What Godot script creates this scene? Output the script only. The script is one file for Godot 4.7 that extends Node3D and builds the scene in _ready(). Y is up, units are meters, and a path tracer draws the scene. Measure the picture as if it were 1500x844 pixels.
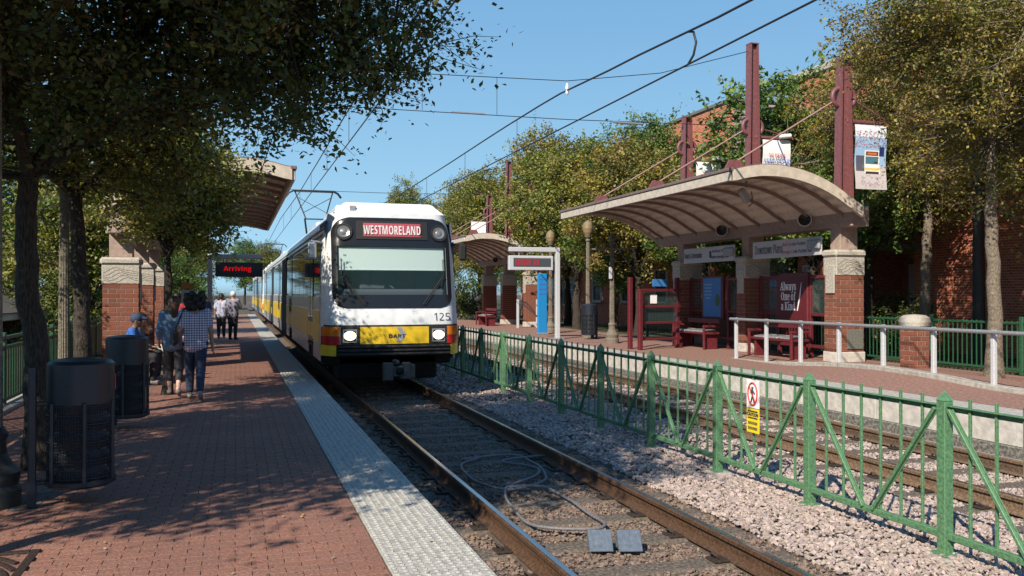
extends Node3D
# A light-rail stop: platform in front, train arriving, second platform with canopies across the tracks.
# Coordinates: x runs across the tracks, the tracks run along -z; "d" below is the distance along the tracks (z = -d). y = 0 is the near platform.

const RAIL_Y := -0.185
const BED_Y := -0.36
const FAR_Y := 0.19
const TRACK_A := 2.91
const TRACK_B := 7.68
const FENCE_X := 5.29

var rng := RandomNumberGenerator.new()
var M := {}
var used := {}
var noise := FastNoiseLite.new()

# ---------------------------------------------------------------- mesh builder
class MB:
	var v := PackedVector3Array()
	var n := PackedVector3Array()
	var c := PackedColorArray()
	var uv := PackedVector2Array()
	var ix := PackedInt32Array()
	var col := Color(1, 1, 1)
	var xf := Transform3D()
	func vert(p: Vector3, nn: Vector3, t := Vector2.ZERO) -> int:
		v.append(xf * p)
		n.append((xf.basis * nn).normalized())
		c.append(col)
		uv.append(t)
		return v.size() - 1
	func quad(a: Vector3, b: Vector3, cc: Vector3, d: Vector3) -> void:
		var nn := (b - a).cross(cc - a)
		if nn.length_squared() < 1e-14:
			nn = (cc - a).cross(d - a)
		nn = nn.normalized()
		var i := vert(a, nn, Vector2(0, 1))
		vert(b, nn, Vector2(1, 1))
		vert(cc, nn, Vector2(1, 0))
		vert(d, nn, Vector2(0, 0))
		ix.append_array(PackedInt32Array([i, i + 2, i + 1, i, i + 3, i + 2]))
	func tri(a: Vector3, b: Vector3, cc: Vector3) -> void:
		var nn := (b - a).cross(cc - a).normalized()
		var i := vert(a, nn)
		vert(b, nn)
		vert(cc, nn)
		ix.append_array(PackedInt32Array([i, i + 2, i + 1]))
	func box(p: Vector3, s: Vector3) -> void:
		cbox(p, s, 0.0)
	func cbox(p: Vector3, s: Vector3, b: float) -> void:
		var h := s * 0.5
		b = minf(b, minf(h.x, minf(h.y, h.z)) * 0.9)
		for ax in 3:
			for sg in [-1.0, 1.0]:
				var e1: int = (ax + 1) % 3
				var e2: int = (ax + 2) % 3
				var q := []
				for k in [[-1, -1], [1, -1], [1, 1], [-1, 1]]:
					var w := Vector3.ZERO
					w[ax] = h[ax] * sg
					w[e1] = (h[e1] - b) * k[0]
					w[e2] = (h[e2] - b) * k[1]
					q.append(p + w)
				if sg > 0:
					quad(q[0], q[1], q[2], q[3])
				else:
					quad(q[3], q[2], q[1], q[0])
		if b <= 0.0:
			return
		for ax in 3:
			var e1: int = (ax + 1) % 3
			var e2: int = (ax + 2) % 3
			for s1 in [-1.0, 1.0]:
				for s2 in [-1.0, 1.0]:
					var q := []
					for k in [[-1, 0], [1, 0], [1, 1], [-1, 1]]:
						var w := Vector3.ZERO
						w[ax] = (h[ax] - b) * k[0]
						w[e1] = (h[e1] - (b if k[1] == 1 else 0.0)) * s1
						w[e2] = (h[e2] - (0.0 if k[1] == 1 else b)) * s2
						q.append(p + w)
					if s1 * s2 > 0:
						quad(q[0], q[1], q[2], q[3])
					else:
						quad(q[3], q[2], q[1], q[0])
		for s0 in [-1.0, 1.0]:
			for s1 in [-1.0, 1.0]:
				for s2 in [-1.0, 1.0]:
					var a := p + Vector3(h.x * s0, (h.y - b) * s1, (h.z - b) * s2)
					var bb := p + Vector3((h.x - b) * s0, h.y * s1, (h.z - b) * s2)
					var cc := p + Vector3((h.x - b) * s0, (h.y - b) * s1, h.z * s2)
					if s0 * s1 * s2 > 0:
						tri(a, bb, cc)
					else:
						tri(a, cc, bb)
	func bar(a: Vector3, b: Vector3, w: float, h: float, up := Vector3.UP) -> void:
		var keep := xf
		var z := (b - a).normalized()
		var x := up.cross(z)
		if x.length() < 0.01:
			x = Vector3.RIGHT.cross(z)
		x = x.normalized()
		var y := z.cross(x)
		xf = keep * Transform3D(Basis(x, y, z), (a + b) * 0.5)
		cbox(Vector3.ZERO, Vector3(w, h, a.distance_to(b)), minf(w, h) * 0.12)
		xf = keep
	func tube(pts: Array, rad: Array, sides := 8, caps := true) -> void:
		var ring0 := -1
		var prev_x := Vector3.ZERO
		for i in pts.size():
			var t: Vector3 = (pts[mini(i + 1, pts.size() - 1)] - pts[maxi(i - 1, 0)]).normalized()
			var x := prev_x - t * prev_x.dot(t)
			if x.length() < 0.05:
				x = t.cross(Vector3(0.31, 0.17, 0.93) if absf(t.z) < 0.9 else Vector3.UP)
			x = x.normalized()
			prev_x = x
			var y := t.cross(x)
			var r: float = rad[mini(i, rad.size() - 1)]
			var start := v.size()
			for k in sides + 1:
				var a := TAU * k / sides
				var o := x * cos(a) + y * sin(a)
				vert(pts[i] + o * r, o, Vector2(float(k) / sides, i))
			if ring0 >= 0:
				for k in sides:
					ix.append_array(PackedInt32Array([ring0 + k, start + k + 1, ring0 + k + 1, ring0 + k, start + k, start + k + 1]))
			elif caps:
				var m := vert(pts[i], -t)
				for k in sides:
					ix.append_array(PackedInt32Array([m, start + k, start + k + 1]))
			ring0 = start
			if caps and i == pts.size() - 1:
				var m := vert(pts[i], t)
				for k in sides:
					ix.append_array(PackedInt32Array([m, start + k + 1, start + k]))
	func lathe(prof: Array, sides := 20, at := Vector3.ZERO) -> void:
		# prof: [radius, height] pairs from the bottom up; faceted in height, round about the axis
		for i in prof.size() - 1:
			var p: Array = prof[i]
			var q: Array = prof[i + 1]
			var sl := Vector2(q[1] - p[1], p[0] - q[0]).normalized()
			var s := v.size()
			for k in sides + 1:
				var a := TAU * k / sides
				var o := Vector3(cos(a), 0, -sin(a))
				var nn := (o * sl.x + Vector3.UP * sl.y)
				vert(at + o * p[0] + Vector3.UP * p[1], nn, Vector2(float(k) / sides, 0))
				vert(at + o * q[0] + Vector3.UP * q[1], nn, Vector2(float(k) / sides, 1))
			for k in sides:
				var a0 := s + k * 2
				ix.append_array(PackedInt32Array([a0, a0 + 3, a0 + 2, a0, a0 + 1, a0 + 3]))
	func prism(poly: Array, z0: float, z1: float) -> void:
		# poly: counter-clockwise Vector2 outline (x, y), drawn between z0 (back) and z1 (front); convex outlines only for the caps
		var k := poly.size()
		for i in k:
			var a: Vector2 = poly[i]
			var b: Vector2 = poly[(i + 1) % k]
			quad(Vector3(a.x, a.y, z1), Vector3(a.x, a.y, z0), Vector3(b.x, b.y, z0), Vector3(b.x, b.y, z1))
		var packed := PackedVector2Array(poly)
		var t := Geometry2D.triangulate_polygon(packed)
		for i in range(0, t.size(), 3):
			var a := packed[t[i]]
			var b := packed[t[i + 1]]
			var cc := packed[t[i + 2]]
			if (b - a).cross(cc - a) < 0:
				var sw := b
				b = cc
				cc = sw
			tri(Vector3(a.x, a.y, z1), Vector3(b.x, b.y, z1), Vector3(cc.x, cc.y, z1))
			tri(Vector3(a.x, a.y, z0), Vector3(cc.x, cc.y, z0), Vector3(b.x, b.y, z0))
	func mesh(m: Material) -> ArrayMesh:
		var a := []
		a.resize(Mesh.ARRAY_MAX)
		a[Mesh.ARRAY_VERTEX] = v
		a[Mesh.ARRAY_NORMAL] = n
		a[Mesh.ARRAY_COLOR] = c
		a[Mesh.ARRAY_TEX_UV] = uv
		a[Mesh.ARRAY_INDEX] = ix
		var r := ArrayMesh.new()
		r.add_surface_from_arrays(Mesh.PRIMITIVE_TRIANGLES, a)
		r.surface_set_material(0, m)
		return r

# ---------------------------------------------------------------- nodes
func numbered(called: String) -> String:
	var k: int = used.get(called, 0)
	used[called] = k + 1
	return called if k == 0 else "%s_%03d" % [called, k]

func tag(o: Node, label: String, category: String, group := "") -> void:
	o.set_meta("label", label)
	o.set_meta("category", category)
	if group != "":
		o.set_meta("group", group)

func thing(called: String, at: Vector3, label: String, category: String, group := "", turn := 0.0) -> Node3D:
	var o := Node3D.new()
	o.name = numbered(called)
	add_child(o)
	o.position = at
	o.rotation.y = turn
	tag(o, label, category, group)
	return o

func part(called: String, mesh: Mesh, parent: Node, at := Vector3.ZERO) -> MeshInstance3D:
	var o := MeshInstance3D.new()
	o.name = called
	o.mesh = mesh
	o.position = at
	parent.add_child(o, true)
	return o

func solo(called: String, mesh: Mesh, at: Vector3, label: String, category: String, group := "") -> MeshInstance3D:
	var o := MeshInstance3D.new()
	o.name = numbered(called)
	o.mesh = mesh
	o.position = at
	add_child(o)
	tag(o, label, category, group)
	return o

func struct(called: String, mesh: Mesh, at := Vector3.ZERO) -> MeshInstance3D:
	var o := MeshInstance3D.new()
	o.name = numbered(called)
	o.mesh = mesh
	o.position = at
	o.set_meta("kind", "structure")
	add_child(o)
	return o

func bxm(s: Vector3, b: float, m: Material) -> ArrayMesh:
	var k := MB.new()
	k.cbox(Vector3.ZERO, s, b)
	return k.mesh(m)

func text(s: String, height: float, m: Material, parent: Node, t: Transform3D, weight := 400, serif := false, called := "lettering") -> MeshInstance3D:
	var f := SystemFont.new()
	f.font_names = PackedStringArray(["Droid Serif" if serif else "Droid Sans"])
	f.font_weight = weight
	var tm := TextMesh.new()
	tm.text = s
	tm.font = f
	tm.font_size = 48
	tm.pixel_size = height / 34.0
	tm.depth = 0.004
	tm.curve_step = 2.0
	tm.material = m
	var o := part(called, tm, parent)
	o.transform = t
	return o

# ---------------------------------------------------------------- materials
func lin(r: float, g: float, b: float) -> Color:
	return Color(r, g, b).linear_to_srgb()

func ntex(freq: float, lo: float, hi: float, oct := 4, seed_ := 1, normal := 0.0, kind := FastNoiseLite.TYPE_SIMPLEX_SMOOTH) -> NoiseTexture2D:
	var key := "n%f_%f_%f_%d_%d_%f_%d" % [freq, lo, hi, oct, seed_, normal, kind]
	if M.has(key):
		return M[key]
	var t := NoiseTexture2D.new()
	t.width = 512
	t.height = 512
	t.seamless = true
	var f := FastNoiseLite.new()
	f.noise_type = kind
	f.frequency = freq
	f.fractal_octaves = oct
	f.seed = seed_
	t.noise = f
	if normal > 0.0:
		t.as_normal_map = true
		t.bump_strength = normal
	else:
		var g := Gradient.new()
		g.set_color(0, Color(lo, lo, lo))
		g.set_color(1, Color(hi, hi, hi))
		t.color_ramp = g
	M[key] = t
	return t

func mat(c: Color, rough := 0.8, metal := 0.0, vc := false) -> StandardMaterial3D:
	var m := StandardMaterial3D.new()
	m.albedo_color = c
	m.roughness = rough
	m.metallic = metal
	m.vertex_color_use_as_albedo = vc
	return m

func grain(m: StandardMaterial3D, scale_: float, lo := 0.7, freq := 0.02, bump := 0.0, seed_ := 1, world := true) -> StandardMaterial3D:
	m.albedo_texture = ntex(freq, lo, 1.0, 5, seed_)
	m.uv1_triplanar = true
	m.uv1_world_triplanar = world
	m.uv1_scale = Vector3.ONE * scale_
	if bump > 0.0:
		m.normal_enabled = true
		m.normal_texture = ntex(freq * 1.6, 0, 1, 5, seed_ + 9, 6.0)
		m.normal_scale = bump
	return m

func brick_texture() -> ImageTexture:
	# courses too fine to tell apart at the distance of the far buildings: clay and mortar colours only
	var im := Image.create(256, 256, false, Image.FORMAT_RGB8)
	im.fill(Color(0.78, 0.66, 0.58))
	var r := RandomNumberGenerator.new()
	r.seed = 5
	for j in 16:
		for i in range(-1, 8):
			var t := r.randf_range(0.8, 1.08)
			var w := Color(0.74 * t, 0.39 * t, 0.27 * t)
			im.fill_rect(Rect2i(i * 32 + (16 if j % 2 else 0) + 1, j * 16 + 2, 30, 13), w)
	return ImageTexture.create_from_image(im)

func materials() -> void:
	M.white_paint = grain(mat(lin(0.78, 0.79, 0.80), 0.25), 0.7, 0.86, 0.01)
	M.white_paint.clearcoat_enabled = true
	M.white_paint.clearcoat = 0.5
	M.silver = grain(mat(lin(0.50, 0.51, 0.53), 0.3, 0.35), 0.9, 0.8, 0.012)
	M.yellow = grain(mat(lin(0.80, 0.53, 0.02), 0.3), 0.8, 0.85, 0.012)
	M.black = mat(lin(0.010, 0.011, 0.015), 0.3)
	M.rubber = grain(mat(lin(0.02, 0.02, 0.021), 0.75), 1.5, 0.6)
	M.dark_under = grain(mat(lin(0.016, 0.015, 0.014), 0.9), 1.2, 0.5)
	M.side_glass = mat(lin(0.012, 0.014, 0.016), 0.04, 0.0)
	M.side_glass.metallic_specular = 0.9
	M.glass = mat(Color(0.35, 0.48, 0.48, 0.10), 0.02)
	M.glass.metallic_specular = 0.35
	M.glass.transparency = BaseMaterial3D.TRANSPARENCY_ALPHA
	M.shade = mat(lin(0.44, 0.56, 0.54), 0.8)
	M.dash = mat(lin(0.05, 0.06, 0.075), 0.6)
	M.cab = mat(lin(0.09, 0.11, 0.15), 0.7)
	M.sign_red = mat(lin(0.36, 0.06, 0.085), 0.5)
	M.sign_white = mat(lin(0.85, 0.85, 0.86), 0.5)
	M.sign_grey = mat(lin(0.62, 0.60, 0.60), 0.5)
	M.ink = mat(lin(0.03, 0.03, 0.05), 0.6)
	M.ink_red = mat(lin(0.55, 0.06, 0.05), 0.6)
	M.ink_blue = mat(lin(0.06, 0.12, 0.42), 0.6)
	M.chrome = mat(lin(0.75, 0.76, 0.77), 0.15, 1.0)
	M.lens = mat(lin(0.30, 0.30, 0.29), 0.25, 0.6)
	M.lamp_on = mat(lin(0.9, 0.88, 0.8), 0.2)
	M.lamp_on.emission_enabled = true
	M.lamp_on.emission = Color(1.0, 0.9, 0.66)
	M.lamp_on.emission_energy_multiplier = 2.2
	M.amber = mat(lin(0.62, 0.16, 0.01), 0.15)
	M.tail_red = mat(lin(0.42, 0.012, 0.015), 0.15)
	M.led = mat(lin(0.5, 0.02, 0.02), 0.5)
	M.led.emission_enabled = true
	M.led.emission = Color(1.0, 0.07, 0.06)
	M.led.emission_energy_multiplier = 0.35
	M.led_dim = mat(lin(0.30, 0.025, 0.035), 0.5)
	M.galv = grain(mat(lin(0.42, 0.43, 0.45), 0.45, 0.4), 2.0, 0.75, 0.03)
	M.coupler = grain(mat(lin(0.16, 0.165, 0.17), 0.5, 0.5), 4.0, 0.4, 0.03, 0.3)
	M.rod = mat(lin(0.33, 0.19, 0.17), 0.5)
	M.rail_paint = grain(mat(lin(0.60, 0.61, 0.64), 0.5), 2.0, 0.8, 0.03)
	M.green = grain(mat(lin(0.14, 0.31, 0.155), 0.5), 1.7, 0.66, 0.03, 0.15)
	M.dark_green = grain(mat(lin(0.028, 0.12, 0.055), 0.45), 1.4, 0.7, 0.02)
	M.maroon = grain(mat(lin(0.235, 0.088, 0.092), 0.5), 0.9, 0.8, 0.02)
	M.red_frame = grain(mat(lin(0.15, 0.022, 0.03), 0.4), 0.9, 0.8, 0.02)
	M.bin = grain(mat(lin(0.020, 0.027, 0.042), 0.4), 2.0, 0.7, 0.03)
	M.bin_bag = mat(lin(0.05, 0.05, 0.055), 0.3)
	M.rust = grain(mat(lin(0.165, 0.085, 0.045), 0.75), 2.3, 0.45, 0.02, 0.4)
	M.rust_pale = grain(mat(lin(0.30, 0.19, 0.115), 0.8), 2.3, 0.5, 0.02, 0.4)
	M.steel = mat(lin(0.55, 0.55, 0.56), 0.22, 1.0)
	M.clip = grain(mat(lin(0.07, 0.045, 0.03), 0.7), 4.0, 0.5)
	M.tie = grain(mat(lin(0.27, 0.215, 0.165), 0.9), 1.6, 0.4, 0.03, 0.6, 3)
	M.bed = grain(mat(lin(0.30, 0.24, 0.205), 0.95), 3.0, 0.3, 0.06, 1.0, 5)
	M.stone = mat(lin(0.405, 0.335, 0.305), 0.9, 0.0, true)
	M.concrete = grain(mat(lin(0.47, 0.44, 0.39), 0.85), 0.8, 0.7, 0.02, 0.3)
	M.concrete_white = grain(mat(lin(0.66, 0.61, 0.55), 0.85), 0.5, 0.8, 0.02, 0.2)
	M.footing = grain(mat(lin(0.33, 0.31, 0.27), 0.9), 0.9, 0.4, 0.03, 0.4, 7)
	M.beam = grain(mat(lin(0.43, 0.32, 0.27), 0.8), 0.7, 0.82, 0.02)
	M.cast = grain(mat(lin(0.58, 0.54, 0.47), 0.85), 1.2, 0.7, 0.03, 0.4)
	M.carve = grain(mat(lin(0.26, 0.22, 0.18), 0.9), 1.2, 0.7, 0.03)
	M.deck = grain(mat(lin(0.80, 0.71, 0.61), 0.6), 0.6, 0.86, 0.02)
	M.rib = mat(lin(0.25, 0.17, 0.14), 0.6)
	M.fascia = grain(mat(lin(0.62, 0.54, 0.45), 0.6), 0.5, 0.85, 0.02)
	M.roof_metal = grain(mat(lin(0.22, 0.15, 0.13), 0.5), 0.6, 0.8, 0.02)
	M.mortar = grain(mat(lin(0.42, 0.32, 0.27), 0.95), 2.0, 0.7, 0.03)
	M.clay = []
	for k in 5:
		var t: float = [1.0, 0.86, 1.12, 0.95, 0.78][k]
		M.clay.append(grain(mat(lin(0.335 * t, 0.115 * t, 0.068 * t), 0.9), 2.0, 0.62, 0.04, 0.5, 11 + k))
	M.paver = grain(mat(lin(1, 1, 1), 0.85, 0.0, true), 1.7, 0.62, 0.04, 0.35, 21)
	M.paver_each = []
	for k in 6:
		var t: Color = paver_tone(k)
		M.paver_each.append(grain(mat(t.linear_to_srgb(), 0.85), 1.7, 0.62, 0.04, 0.35, 21))
	M.far_paver = grain(mat(lin(0.40, 0.225, 0.175), 0.88), 0.9, 0.62, 0.03, 0.2, 25)
	M.joint = grain(mat(lin(0.33, 0.175, 0.13), 0.95), 2.0, 0.6)
	M.tactile = grain(mat(lin(0.56, 0.54, 0.49), 0.75), 1.3, 0.68, 0.02, 0.15, 31)
	M.slate = grain(mat(lin(0.20, 0.20, 0.17), 0.85), 2.0, 0.7)
	M.iron = grain(mat(lin(0.075, 0.045, 0.035), 0.75, 0.3), 3.0, 0.5)
	M.lamp_post = grain(mat(lin(0.30, 0.26, 0.20), 0.8), 1.3, 0.5, 0.03, 0.4)
	M.lamp_base = grain(mat(lin(0.055, 0.052, 0.045), 0.6), 1.3, 0.6, 0.03)
	M.globe = mat(lin(0.22, 0.16, 0.085), 0.4)
	M.bark = grain(mat(lin(0.115, 0.09, 0.07), 0.95), 1.1, 0.25, 0.03, 1.2, 41)
	M.bark.uv1_scale = Vector3(2.6, 0.55, 2.6)
	M.bark_pale = grain(mat(lin(0.33, 0.27, 0.20), 0.95), 1.1, 0.45, 0.03, 0.8, 42)
	M.bark_pale.uv1_scale = Vector3(2.2, 0.9, 2.2)
	M.leaf = mat(Color.WHITE, 0.55, 0.0, true)
	M.leaf.backlight_enabled = true
	M.leaf.backlight = Color(0.72, 0.78, 0.32)
	M.leaf.cull_mode = BaseMaterial3D.CULL_DISABLED
	M.wire = mat(lin(0.035, 0.033, 0.032), 0.5, 0.4)
	M.ceramic = mat(lin(0.7, 0.7, 0.7), 0.3)
	M.hose = grain(mat(lin(0.26, 0.245, 0.26), 0.6), 3.0, 0.6)
	M.plate = grain(mat(lin(0.22, 0.26, 0.31), 0.45, 0.5), 2.5, 0.7)
	M.facade = mat(lin(0.98, 0.98, 0.98), 0.9)
	M.facade.albedo_texture = brick_texture()
	M.facade.uv1_triplanar = true
	M.facade.uv1_world_triplanar = true
	M.facade.uv1_scale = Vector3.ONE * 0.93
	M.stucco = grain(mat(lin(0.42, 0.34, 0.34), 0.9), 0.6, 0.85)
	M.trim = mat(lin(0.62, 0.62, 0.60), 0.7)
	M.pane = mat(lin(0.05, 0.07, 0.08), 0.05)
	M.curtain = mat(lin(0.55, 0.56, 0.54), 0.9)
	M.soil = grain(mat(lin(0.15, 0.12, 0.075), 0.95), 0.25, 0.5, 0.02, 0.3)
	M.lawn = grain(mat(lin(0.085, 0.10, 0.035), 0.95), 0.35, 0.4, 0.03, 0.6)
	M.shingle = grain(mat(lin(0.17, 0.145, 0.125), 0.9), 2.0, 0.55, 0.05, 0.5)
	M.wall_dark = grain(mat(lin(0.13, 0.05, 0.035), 0.9), 1.0, 0.6)
	M.blue_ad = mat(lin(0.05, 0.19, 0.48), 0.35)
	M.kiosk_blue = mat(lin(0.015, 0.21, 0.50), 0.4)

func paver_tone(k: int) -> Color:
	return [Color(0.335, 0.165, 0.122), Color(0.355, 0.168, 0.12), Color(0.365, 0.18, 0.132), Color(0.38, 0.18, 0.127), Color(0.40, 0.19, 0.132), Color(0.41, 0.205, 0.15)][k % 6]

# ---------------------------------------------------------------- ready
func _ready() -> void:
	rng.seed = 7
	noise.seed = 3
	noise.frequency = 0.35
	sky_and_camera()
	materials()
	ground()
	near_platform()
	tracks()
	far_platform()
	canopies()
	train()
	divider_fence()
	station_furniture()
	catenary()
	buildings()
	trees()
	people()

func sky_and_camera() -> void:
	var cam := Camera3D.new()
	cam.name = "camera"
	cam.fov = rad_to_deg(2.0 * atan(422.0 / 1290.0))
	cam.position = Vector3(0, 1.70, 0)
	cam.rotation = Vector3(atan(8.0 / 1290.0), -deg_to_rad(17.42), 0)
	cam.near = 0.05
	cam.far = 2000.0
	add_child(cam)
	cam.current = true
	var sm := ProceduralSkyMaterial.new()
	sm.sky_top_color = Color(0.245, 0.465, 0.69)
	sm.sky_horizon_color = Color(0.60, 0.765, 0.85)
	sm.sky_curve = 0.23
	sm.ground_horizon_color = Color(0.42, 0.40, 0.36)
	sm.ground_bottom_color = Color(0.25, 0.22, 0.19)
	sm.sun_angle_max = 5.0
	var sky := Sky.new()
	sky.sky_material = sm
	var e := Environment.new()
	e.background_mode = Environment.BG_SKY
	e.sky = sky
	e.background_energy_multiplier = 1.0
	e.tonemap_mode = Environment.TONE_MAPPER_LINEAR
	e.tonemap_exposure = 1.42
	e.ssao_enabled = true
	e.ssil_enabled = true
	e.sdfgi_enabled = true
	var w := WorldEnvironment.new()
	w.environment = e
	w.name = "environment"
	add_child(w)
	var sun := DirectionalLight3D.new()
	sun.name = "sun"
	sun.light_color = Color(1.0, 0.955, 0.88)
	sun.light_energy = 1.55
	sun.light_angular_distance = 0.5
	sun.shadow_enabled = true
	var el := deg_to_rad(38.0)
	var az := deg_to_rad(45.0)
	var dir := Vector3(sin(az) * cos(el), -sin(el), -cos(az) * cos(el))
	sun.transform = Transform3D(Basis.looking_at(dir, Vector3.UP), Vector3(-20, 30, 20))
	add_child(sun)

# ---------------------------------------------------------------- ground and tracks
func sheet(x0: float, x1: float, d0: float, d1: float, y: float, m: Material) -> ArrayMesh:
	var k := MB.new()
	k.quad(Vector3(x0, y, -d0), Vector3(x1, y, -d0), Vector3(x1, y, -d1), Vector3(x0, y, -d1))
	return k.mesh(m)

func slab(x0: float, x1: float, d0: float, d1: float, y0: float, y1: float, m: Material, b := 0.0) -> ArrayMesh:
	var k := MB.new()
	k.cbox(Vector3((x0 + x1) / 2, (y0 + y1) / 2, -(d0 + d1) / 2), Vector3(x1 - x0, y1 - y0, d1 - d0), b)
	return k.mesh(m)

func ground() -> void:
	struct("ground", sheet(-700, 700, -300, 1500, -1.75, M.soil))
	var k := MB.new()
	k.quad(Vector3(1.5, BED_Y - 0.01, 6), Vector3(9.1, BED_Y - 0.01, 6), Vector3(9.1, BED_Y - 0.01, -240), Vector3(1.5, BED_Y - 0.01, -240))
	struct("ballast_bed", k.mesh(M.bed))
	struct("lawn", slab(13.6, 60, -8, 240, -1.7, 0.13, M.lawn))
	struct("verge", slab(-3.9, 1.4, 75, 240, -1.7, -0.2, M.soil))

func near_platform() -> void:
	var core := struct("platform", slab(-3.9, 1.50, -6, 75, -1.7, -0.035, M.concrete))
	part("bedding", sheet(-3.6, 0.90, -5.9, 74.9, -0.012, M.joint), core)
	# pavers: 200 x 100 mm in running bond; the ones nearest the lens are pieces of their own
	var bw := 0.2
	var bd := 0.1
	var shared := []
	for i in 6:
		var q := MB.new()
		q.cbox(Vector3(0, -0.02, 0), Vector3(bw - 0.004, 0.04, bd - 0.004), 0.002)
		shared.append(q.mesh(M.paver_each[i]))
	var singles := 0
	var rest := MB.new()
	var row := 0
	var d := 4.8
	while d < 34.0:
		var off := 0.1 if row % 2 else 0.0
		var x := -3.5 + off
		while x < 0.90:
			var right := minf(x + bw, 0.902)
			var w := right - x
			var cx := (x + right) / 2
			if absf(cx + 1.97) < 0.74 and absf(d - 5.75) < 0.80 or absf(cx + 1.87) < 0.42 and absf(d - 9.65) < 0.42 or absf(cx + 1.95) < 0.4 and absf(d - 13.1) < 0.4:
				x += bw
				continue
			var slate := absf(cx + 1.55) < 0.11 and d > 6.7
			var zc := cx * 0.2994 + d * 0.9541
			var px := 750.0 + 1290.0 * (cx * 0.9541 - d * 0.2994) / zc
			var sink := -0.0018 * rng.randf()
			var dirt := clampf(0.5 + 0.9 * noise.get_noise_2d(cx * 2.2, d * 2.2), 0.0, 1.0)
			if singles < 300 and px > -20 and d > 5.15 and w > 0.15:
				var o := part("brick", shared[int(clampf(dirt * 5.0 + rng.randf_range(-1.2, 1.2), 0.0, 5.0))], core, Vector3(cx, sink, -d))
				if w < bw - 0.01:
					o.scale.x = (w - 0.006) / (bw - 0.006)
				singles += 1
			elif w > 0.02:
				rest.col = Color(0.20, 0.19, 0.165) if slate else paver_tone(int(clampf(dirt * 5.0 + rng.randf_range(-1.2, 1.2), 0.0, 5.0)))
				var hx := w / 2 - 0.002
				var hz := bd / 2 - 0.002
				var b := 0.002
				var t := [Vector3(cx - hx + b, sink, -d + hz - b), Vector3(cx + hx - b, sink, -d + hz - b), Vector3(cx + hx - b, sink, -d - hz + b), Vector3(cx - hx + b, sink, -d - hz + b)]
				rest.quad(t[0], t[1], t[2], t[3])
				if d < 16:
					var u := [Vector3(cx - hx, -0.012, -d + hz), Vector3(cx + hx, -0.012, -d + hz), Vector3(cx + hx, -0.012, -d - hz), Vector3(cx - hx, -0.012, -d - hz)]
					for e in 4:
						rest.quad(u[e], u[(e + 1) % 4], t[(e + 1) % 4], t[e])
			x += bw
		row += 1
		d += bd
	var r := part("paving", rest.mesh(M.paver), core)
	r.set_meta("kind", "stuff")
	part("distant_paving", sheet(-3.5, 0.90, 34.0, 74.8, -0.002, M.far_paver), core)
	part("rear_paving", sheet(-3.5, 0.90, -5.9, 4.75, -0.002, M.far_paver), core)
	# tactile edge: 610 mm tiles with truncated domes
	var tile := MB.new()
	tile.cbox(Vector3(0, -0.02, 0), Vector3(0.596, 0.04, 0.604), 0.004)
	for i in 10:
		for j in 10:
			var p := Vector3(-0.27 + i * 0.06, 0, -0.27 + j * 0.06)
			var s0 := 0.017
			var s1 := 0.0105
			for s in 6:
				var a := TAU * s / 6
				var b := TAU * (s + 1) / 6
				tile.quad(p + Vector3(cos(a) * s0, 0, -sin(a) * s0), p + Vector3(cos(b) * s0, 0, -sin(b) * s0), p + Vector3(cos(b) * s1, 0.007, -sin(b) * s1), p + Vector3(cos(a) * s1, 0.007, -sin(a) * s1))
			tile.quad(p + Vector3(-s1, 0.007, s1 * 0.6), p + Vector3(s1, 0.007, s1 * 0.6), p + Vector3(s1, 0.007, -s1 * 0.6), p + Vector3(-s1, 0.007, -s1 * 0.6))
	var tm := tile.mesh(M.tactile)
	for i in 48:
		var o := part("tactile_tile", tm, core, Vector3(1.207, 0.006 - 0.003 * rng.randf(), -3.6 - i * 0.61))
		o.rotation.y = PI * (i % 2)
	part("tactile_edge", slab(0.91, 1.504, 32.6, 74.9, -0.034, 0.005, M.tactile), core)
	# concrete nosing under the tiles, rougher wall below
	part("edge_beam", slab(1.43, 1.5045, -5.8, 74.8, -0.20, -0.037, M.concrete), core)
	# iron tree grate with curved slots
	var g := thing("tree_grate", Vector3(-1.97, 0, -5.8), "rusty iron tree grate with curved slots set in the brick paving", "grate")
	var fr := MB.new()
	for s in [-1, 1]:
		fr.cbox(Vector3(s * 0.71, -0.012, 0), Vector3(0.06, 0.03, 1.48), 0.004)
		fr.cbox(Vector3(0, -0.012, s * 0.71), Vector3(1.36, 0.03, 0.06), 0.004)
	part("frame", fr.mesh(M.iron), g)
	part("pit_soil", sheet(-0.68, 0.68, -0.68, 0.68, -0.03, M.soil), g)
	for i in 9:
		var rr := 0.30 + i * 0.062
		for qd in 4:
			var k := MB.new()
			var pts := []
			for s in 9:
				var a := qd * PI / 2 + 0.06 + (PI / 2 - 0.12) * s / 8.0
				var p := Vector3(cos(a) * rr, -0.008, sin(a) * rr)
				if absf(p.x) < 0.68 and absf(p.z) < 0.68:
					pts.append(p)
			if pts.size() < 2:
				continue
			for s in pts.size() - 1:
				k.bar(pts[s], pts[s + 1], 0.034, 0.022)
			part("grate_bar", k.mesh(M.iron), g)
	# drifted leaves on the paving
	var lf := MB.new()
	for i in 420:
		var x := rng.randf_range(-2.2, 1.4)
		var dd := rng.randf_range(5.0, 18.0)
		var a := rng.randf() * TAU
		var s := rng.randf_range(0.008, 0.022)
		lf.col = [Color(0.42, 0.30, 0.10), Color(0.30, 0.17, 0.06), Color(0.45, 0.40, 0.28)][rng.randi() % 3]
		var u := Vector3(cos(a), 0.15, sin(a)) * s
		var w := Vector3(-sin(a), 0.25, cos(a)) * s * 0.55
		var p := Vector3(x, 0.012, -dd)
		lf.quad(p - u, p + w, p + u, p - w)
	var gm := MB.new()
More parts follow.
